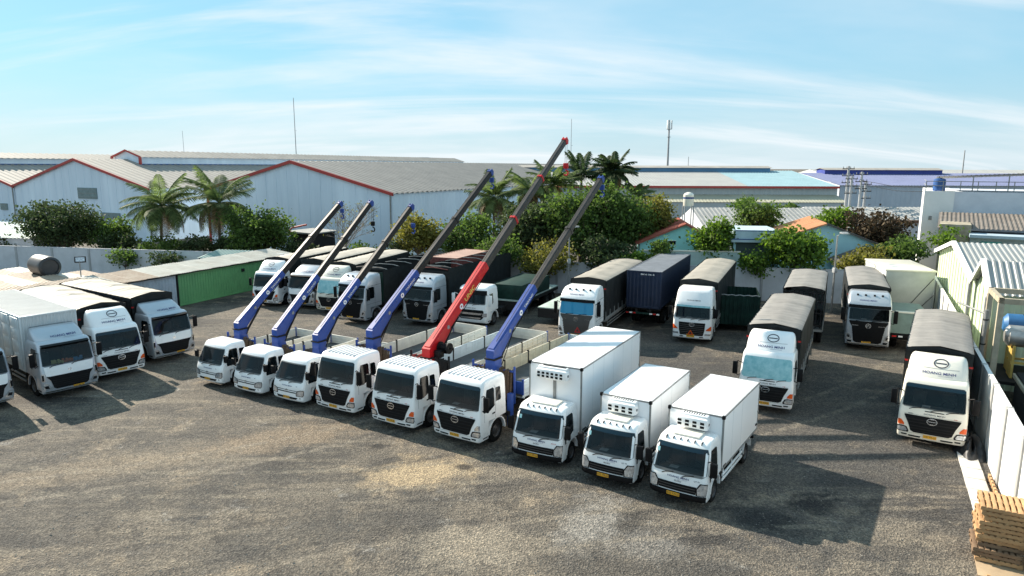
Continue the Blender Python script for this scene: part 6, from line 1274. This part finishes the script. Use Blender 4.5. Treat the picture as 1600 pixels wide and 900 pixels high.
LYEL = leaf_mat('leaf_yellow_green', (.21, .205, .055), (.09, .09, .025), .4); LBRN = leaf_mat('leaf_brownish', (.10, .075, .045), (.045, .032, .022), .2); LPALM = leaf_mat('leaf_palm', (.15, .20, .075), (.06, .085, .034), .38); LPALMD = leaf_mat('leaf_palm_dark', (.070, .105, .045), (.028, .044, .02), .28)
DRYF = leaf_mat('leaf_dry_frond', (.26, .20, .11), (.14, .10, .06), .3)
BARK = mat('bark', (.15, .12, .09), .9, c2=(.08, .062, .048), vscale=5, bump=.5, bscale=12); BARKP = mat('bark_pale', (.30, .26, .22), .9, c2=(.18, .15, .13), vscale=5)
def leaf(m, rg, p, s, up=.3):
    d = Vector((rg.gauss(0, 1), rg.gauss(0, 1), rg.gauss(0, .7)-.25)).normalized(); a = d.orthogonal().normalized(); b = d.cross(a); th = rg.uniform(0, 6.28); w_ = (a*math.cos(th)+b*math.sin(th))*s*.34; q = d*s*rg.uniform(.7, 1.2)
    m.add([p-q*.5, p+w_, p+q*.5+Vector((0, 0, -.12*s)), p-w_], [(0, 1, 2, 3)])
def tree(label, x, y, lobes, h0, n, ls, lm, trunk=.16, bark=BARK, name='tree', cat='tree', bare=0, seed=1):
    # lobes: (dx, dy, z, rx, ry, rz)
    rg = random.Random(seed*31+int(x*10)); t = thing(name, label, cat, (x, y, 0))
    def tr(m):
        top = max(l[2] for l in lobes); m.tube([(0, 0, 0), (.05, .03, h0*.5), (-.03, .02, h0), (0, 0, h0+.5)], [trunk*1.25, trunk, trunk*.8, trunk*.6], 8)
        for (dx, dy, z, rx, ry, rz) in lobes:
            for k in range(3):
                e = (dx+rg.uniform(-.5, .5)*rx, dy+rg.uniform(-.5, .5)*ry, z+rg.uniform(-.2, .5)*rz); mid = (e[0]*.45, e[1]*.45, h0+(e[2]-h0)*.4); m.tube([(0, 0, h0*.9), mid, e], [trunk*.5, trunk*.3, trunk*.1], 5)
    part(t, 'trunk', None, bark, tr)
    def cr(m):
        tot = sum(l[3]*l[5] for l in lobes)
        for (dx, dy, z, rx, ry, rz) in lobes:
            k = max(1, int(n*rx*rz/tot)); ncl = max(6, k//26); cl = []
            for _ in range(ncl):
                v = Vector((rg.gauss(0, 1), rg.gauss(0, 1), rg.gauss(0, 1))).normalized()*rg.uniform(.55, 1.04); cl.append((Vector((dx+v.x*rx, dy+v.y*ry, z+v.z*rz)), rg.uniform(.5, 1.2)))
            for i in range(k):
                c, q = cl[i % ncl]; s = .22*q*min(rx, rz)+.18
                p = c+Vector((rg.gauss(0, s), rg.gauss(0, s), rg.gauss(0, s*.75))); leaf(m, rg, p, ls*rg.uniform(.7, 1.25))
    if n: part(t, 'crown', None, lm, cr, smooth=False)
    return t
def blob(cx, rx, z, rz, rg, k=5):                    # a crown of several uneven lobes
    L = [(0, 0, z-.1*rz, rx*.72, rx*.7, rz*.72)]
    for i in range(k):
        a = 2*math.pi*i/k+rg.uniform(-.4, .4); L.append((math.cos(a)*rx*.52, math.sin(a)*rx*.5, z+rg.uniform(-.35, .42)*rz, rx*rg.uniform(.38, .55), rx*.45, rz*rg.uniform(.38, .58)))
    return L
TR = 'trees behind the rear wall'
def T(label, x, y, z, rx, rz, n, ls, lm, k=6, seed=1, **kw): return tree(label, x, y, blob(0, rx, z, rz, random.Random(seed), k), max(1.0, z-rz*.8), n, ls, lm, seed=seed, **kw)
T('dense round dark mango tree at the left, behind the rear wall', -50.9, 77, 4.7, 4.3, 3.2, 9000, .34, LDARK, 8, 1, trunk=.3)
T('low leafy tree tucked between the dark mango and the palms', -45.3, 77.5, 3.6, 2.4, 2.4, 2600, .34, LMID, 5, 2)
T('bushy green tree right of the palms, left of the first boom', -27.6, 74.5, 4.4, 3.7, 3.0, 7500, .34, LMID, 8, 3, trunk=.25)
T('yellow-green leafy tree at the corner of the grey-blue warehouse', -9.6, 69.5, 4.7, 2.7, 2.5, 4200, .36, LYEL, 6, 4)
T('green leafy tree behind the long blue boom', -4.3, 68, 4.6, 2.9, 2.5, 4600, .34, LMID, 6, 5)
T('large dense dark tree in the middle, below the palms', 6.8, 66, 6.3, 4.2, 4.1, 9500, .36, LMID, 9, 6, trunk=.4)
T('second large dense tree merging with the middle one on its right', 10.6, 67.5, 6.6, 3.6, 3.9, 7500, .36, LMID, 8, 7, trunk=.35)
T('dark bushy tree left of the big middle tree', 1.6, 67, 5.6, 3.2, 3.0, 5200, .36, LDARK, 7, 8)
T('feathery yellow-green bamboo clump right of the big trees', 14.3, 69, 6.4, 2.1, 3.0, 5200, .30, LYEL, 7, 9, trunk=.08, name='bamboo_clump', cat='bamboo')
T('low pale shrub behind the rear wall below the big tree', 3.2, 60.6, 3.4, 2.6, 1.9, 2600, .30, LYEL, 6, 10, name='shrub', cat='shrub')
T('leafy shrub behind the rear wall left of the lamp post', -1.2, 61.5, 3.6, 2.2, 1.9, 2200, .30, LMID, 5, 11, name='shrub', cat='shrub')
T('dark shrub behind the grey-fronted truck', 8.4, 60.5, 3.6, 2.4, 2.0, 2600, .30, LDARK, 6, 12, name='shrub', cat='shrub')
T('bright green tree between the red-roofed house and the flat-roofed house', 17.9, 61.0, 4.9, 1.9, 2.3, 3800, .32, LBRT, 7, 13)
T('small round bush in front of the red-roofed house', 13.0, 58.9, 4.4, .85, 1.3, 1000, .26, LMID, 4, 14, name='shrub', cat='shrub')
T('tree with layered leaves in front of the long grey roof', 27.2, 76, 6.0, 2.9, 2.2, 3600, .34, LMID, 6, 15)
T('bright leafy tree in front of the orange-roofed house', 24.4, 58.2, 4.5, 2.8, 2.2, 5200, .34, LBRT, 7, 16)
T('light green tree right of the orange roof', 32.8, 70, 5.7, 2.3, 1.9, 2600, .34, LBRT, 5, 17)
T('dark brownish sprawling tree beside the white house', 35.6, 66.5, 5.2, 3.1, 2.6, 4200, .36, LBRN, 7, 18)
T('green bushy tree behind the pale grey box', 34.6, 60.8, 3.9, 2.4, 1.6, 3000, .32, LMID, 6, 19)
T('yellow-green shrub between the tarpaulin trucks and the aqua house', 31.0, 59.6, 3.4, 2.2, 1.5, 2400, .32, LYEL, 5, 20, name='shrub', cat='shrub')
T('thin sapling in front of the stained wall', 38.8, 61.0, 5.2, 1.6, 1.2, 420, .32, LBRT, 5, 21, trunk=.06)
T('small shrub in front of the flat-roofed porch house', 21.0, 58.3, 3.4, 1.3, 1.3, 1300, .28, LBRT, 5, 22, name='shrub', cat='shrub')
T('low bush below the bamboo behind the navy container', 10.9, 59.0, 3.3, 1.8, 1.2, 1300, .28, LBRT, 4, 23, name='shrub', cat='shrub')
T('treetop poking up in front of the cream lean-to roof', 33.6, 100, 5.6, 2.0, 1.7, 1100, .4, LBRT, 4, 24); T('second treetop in front of the cream lean-to roof', 40.5, 101, 5.3, 2.0, 1.3, 1000, .4, LMID, 4, 25)
T('creeper hanging over the rear wall on the left', -39.5, 69.0, 2.2, 1.5, 1.3, 900, .26, LMID, 4, 26, trunk=.05, name='creeper', cat='plant'); T('second creeper on the rear wall, right of the first', -34.6, 67.6, 2.0, 1.6, 1.1, 800, .26, LDARK, 4, 27, trunk=.05, name='creeper', cat='plant')
def bare(label, x, y, h, seed):
    rg = random.Random(seed); t = thing('bare_tree', label, 'tree', (x, y, 0)); tips = []
    def tr(m):
        def br(p, d, L, r, lev):
            q = p+d*L; m.tube([p, (p+q)/2+Vector((rg.gauss(0, .06), rg.gauss(0, .06), 0))*L, q], [r, r*.8, r*.6], 5, False)
            if lev == 0: tips.append(q); return
            for _ in range(3 if lev > 1 else 4): br(q, (d+Vector((rg.gauss(0, .45), rg.gauss(0, .45), rg.uniform(-.15, .35)))).normalized(), L*rg.uniform(.6, .85), r*.6, lev-1)
        for k in range(3): br(Vector((rg.uniform(-.3, .3), rg.uniform(-.3, .3), 0)), Vector((rg.gauss(0, .25), rg.gauss(0, .2), 1)).normalized(), h*.36, .10, 4)
    part(t, 'trunk', None, BARKP, tr); part(t, 'crown', None, LYEL, lambda m: [leaf(m, rg, q+Vector((rg.gauss(0, .15), rg.gauss(0, .15), rg.gauss(0, .15))), .24) for q in tips if rg.random() < .4], smooth=False)
bare('almost leafless grey tree behind the second boom', -18.6, 73, 7.2, 5)
# palms: each frond is a part
def frond_mesh(m, L, droop, nl, lw, seed):
    rg = random.Random(seed); pts = []
    for i in range(13): t = i/12; pts.append(Vector((L*t*(1-.18*t*droop), 0, L*(.42*t-droop*.62*t*t))))
    m.tube(pts, [.045*(1-.8*i/12) for i in range(13)], 4)
    for i in range(nl):
        t = .12+.86*i/nl; k = min(11, int(t*12)); p = pts[k].lerp(pts[k+1], t*12-k); d = (pts[k+1]-pts[k]).normalized(); ll = lw*(math.sin(math.pi*min(1, t*.85+.15))**.6)*rg.uniform(.85, 1.1)
        for sd in (-1, 1):
            side = Vector((0, sd, 0)); e = p+side*ll*.72+d*ll*.45+Vector((0, 0, -ll*rg.uniform(.30, .62))); mid = p+side*ll*.42+d*ll*.22+Vector((0, 0, -ll*.06)); w_ = d*.045
            m.add([p-w_, p+w_, mid+w_*1.3, mid-w_*1.3, e], [(0, 1, 2, 3), (3, 2, 4)])
def palm(label, x, y, h, nf, L, lm, seed, lean=(0, 0), dry=4, nl=30, tr_=.17):
    rg = random.Random(seed); t = thing('palm_tree', label, 'palm', (x, y, 0)); top = Vector((lean[0], lean[1], h))
    part(t, 'trunk', None, BARKP, lambda m: m.tube([(0, 0, 0), (lean[0]*.25, lean[1]*.25, h*.4), (lean[0]*.7, lean[1]*.7, h*.8), tuple(top)], [tr_*1.4, tr_, tr_*.85, tr_*.8], 10))
    for i in range(nf+dry):
        d_ = i >= nf; v = rg.randrange(3); dr = (.4, .75, 1.1)[v] if not d_ else 1.45
        a = i*2.399+rg.uniform(-.3, .3); pitch = (-rg.uniform(.0, .9) if i < nf*.55 else rg.uniform(-.1, .45)) if not d_ else rg.uniform(.35, .7)
        part(t, 'frond', ('frond', lm.name, round(L, 2), v, d_), DRYF if d_ and i % 2 else lm, lambda m: frond_mesh(m, L*(.85 if d_ else 1), dr, nl, L*.27, seed+v), tuple(top), (0, pitch, a), smooth=False)
palm('coconut palm with drooping fronds, left of the pair before the gable', -39.6, 76.5, 6.9, 26, 5.0, LPALM, 1, (.5, 0), 7); palm('taller coconut palm with upright crown, right of the pair', -33.4, 77.5, 7.2, 26, 5.3, LPALM, 2, (.3, 0), 8)
palm('slim palm behind the tip of the long blue boom', -2.0, 75, 7.9, 20, 4.2, LPALM, 3, (0, 0), 6); palm('leaning palm right of the long blue boom tip', 1.8, 77, 8.6, 20, 4.2, LPALM, 4, (.2, 0), 5); palm('palm crossed by the red boom, behind the dense trees', 4.6, 80, 9.2, 20, 4.0, LPALM, 8, (0, 0), 3)
palm('dark palm with spread fronds left of the tallest palm', 8.4, 84, 10.2, 22, 3.9, LPALMD, 5, (0, 0), 1); palm('tallest dark bushy palm standing against the sky', 12.0, 82, 10.7, 36, 3.5, LPALMD, 6, (0, 0), 2, 34); palm('short palm below the tallest one', 14.4, 80, 8.0, 14, 2.6, LPALM, 7, (0, 0), 1)
def banana(label, x, y, h, seed):
    rg = random.Random(seed); t = thing('banana_plant', label, 'plant', (x, y, 0)); part(t, 'stem', None, LMID, lambda m: m.tube([(0, 0, 0), (0, 0, h)], [.16, .1], 8))
    def lf(m):
        def f(u, v): s = u*2.1; w_ = .34*math.sin(math.pi*min(1, u*.93+.06))**.7; return (s*(1-.15*u), (v*2-1)*w_, s*.62-.42*s*s*.6+abs(v*2-1)*.10)
        m.grid(f, 10, 4)
    for k in range(8): part(t, 'leaf_blade', ('ban',), LBRT, lf, (0, 0, h-.1), (0, rg.uniform(-.5, .25), k*.785+rg.uniform(-.3, .3)))
banana('banana plant with broad leaves right of the bright tree', 19.6, 63, 5.0, 3); banana('second banana plant behind the flat-roofed house', 20.8, 64, 4.6, 4)

for i, (x, y, z, rx, lm, lab) in enumerate(((-43.5, 75.6, 2.6, 2.2, LDARK, 'low dark shrub under the left palm'), (-38.6, 75.0, 2.5, 2.4, LMID, 'low leafy shrub between the two coconut palms'), (-34.8, 75.4, 2.6, 2.3, LDARK, 'low dark shrub under the right palm'), (-31.2, 75.0, 2.4, 2.0, LDARK, 'low dark shrub left of the bushy green tree'), (-23.2, 73.8, 2.2, 1.8, LDARK, 'low dark shrub right of the bushy green tree'), (-15.2, 70.6, 2.2, 2.2, LMID, 'low shrub under the leafless tree'), (-12.4, 69.4, 2.4, 1.8, LDARK, 'low dark shrub left of the yellow-green tree'), (-57.5, 79.0, 2.4, 2.0, LDARK, 'low dark shrub left of the mango tree'))):
    T(lab, x, y, z, rx, 1.7, 1700, .32, lm, 5, 40+i, trunk=.08, name='shrub', cat='shrub')
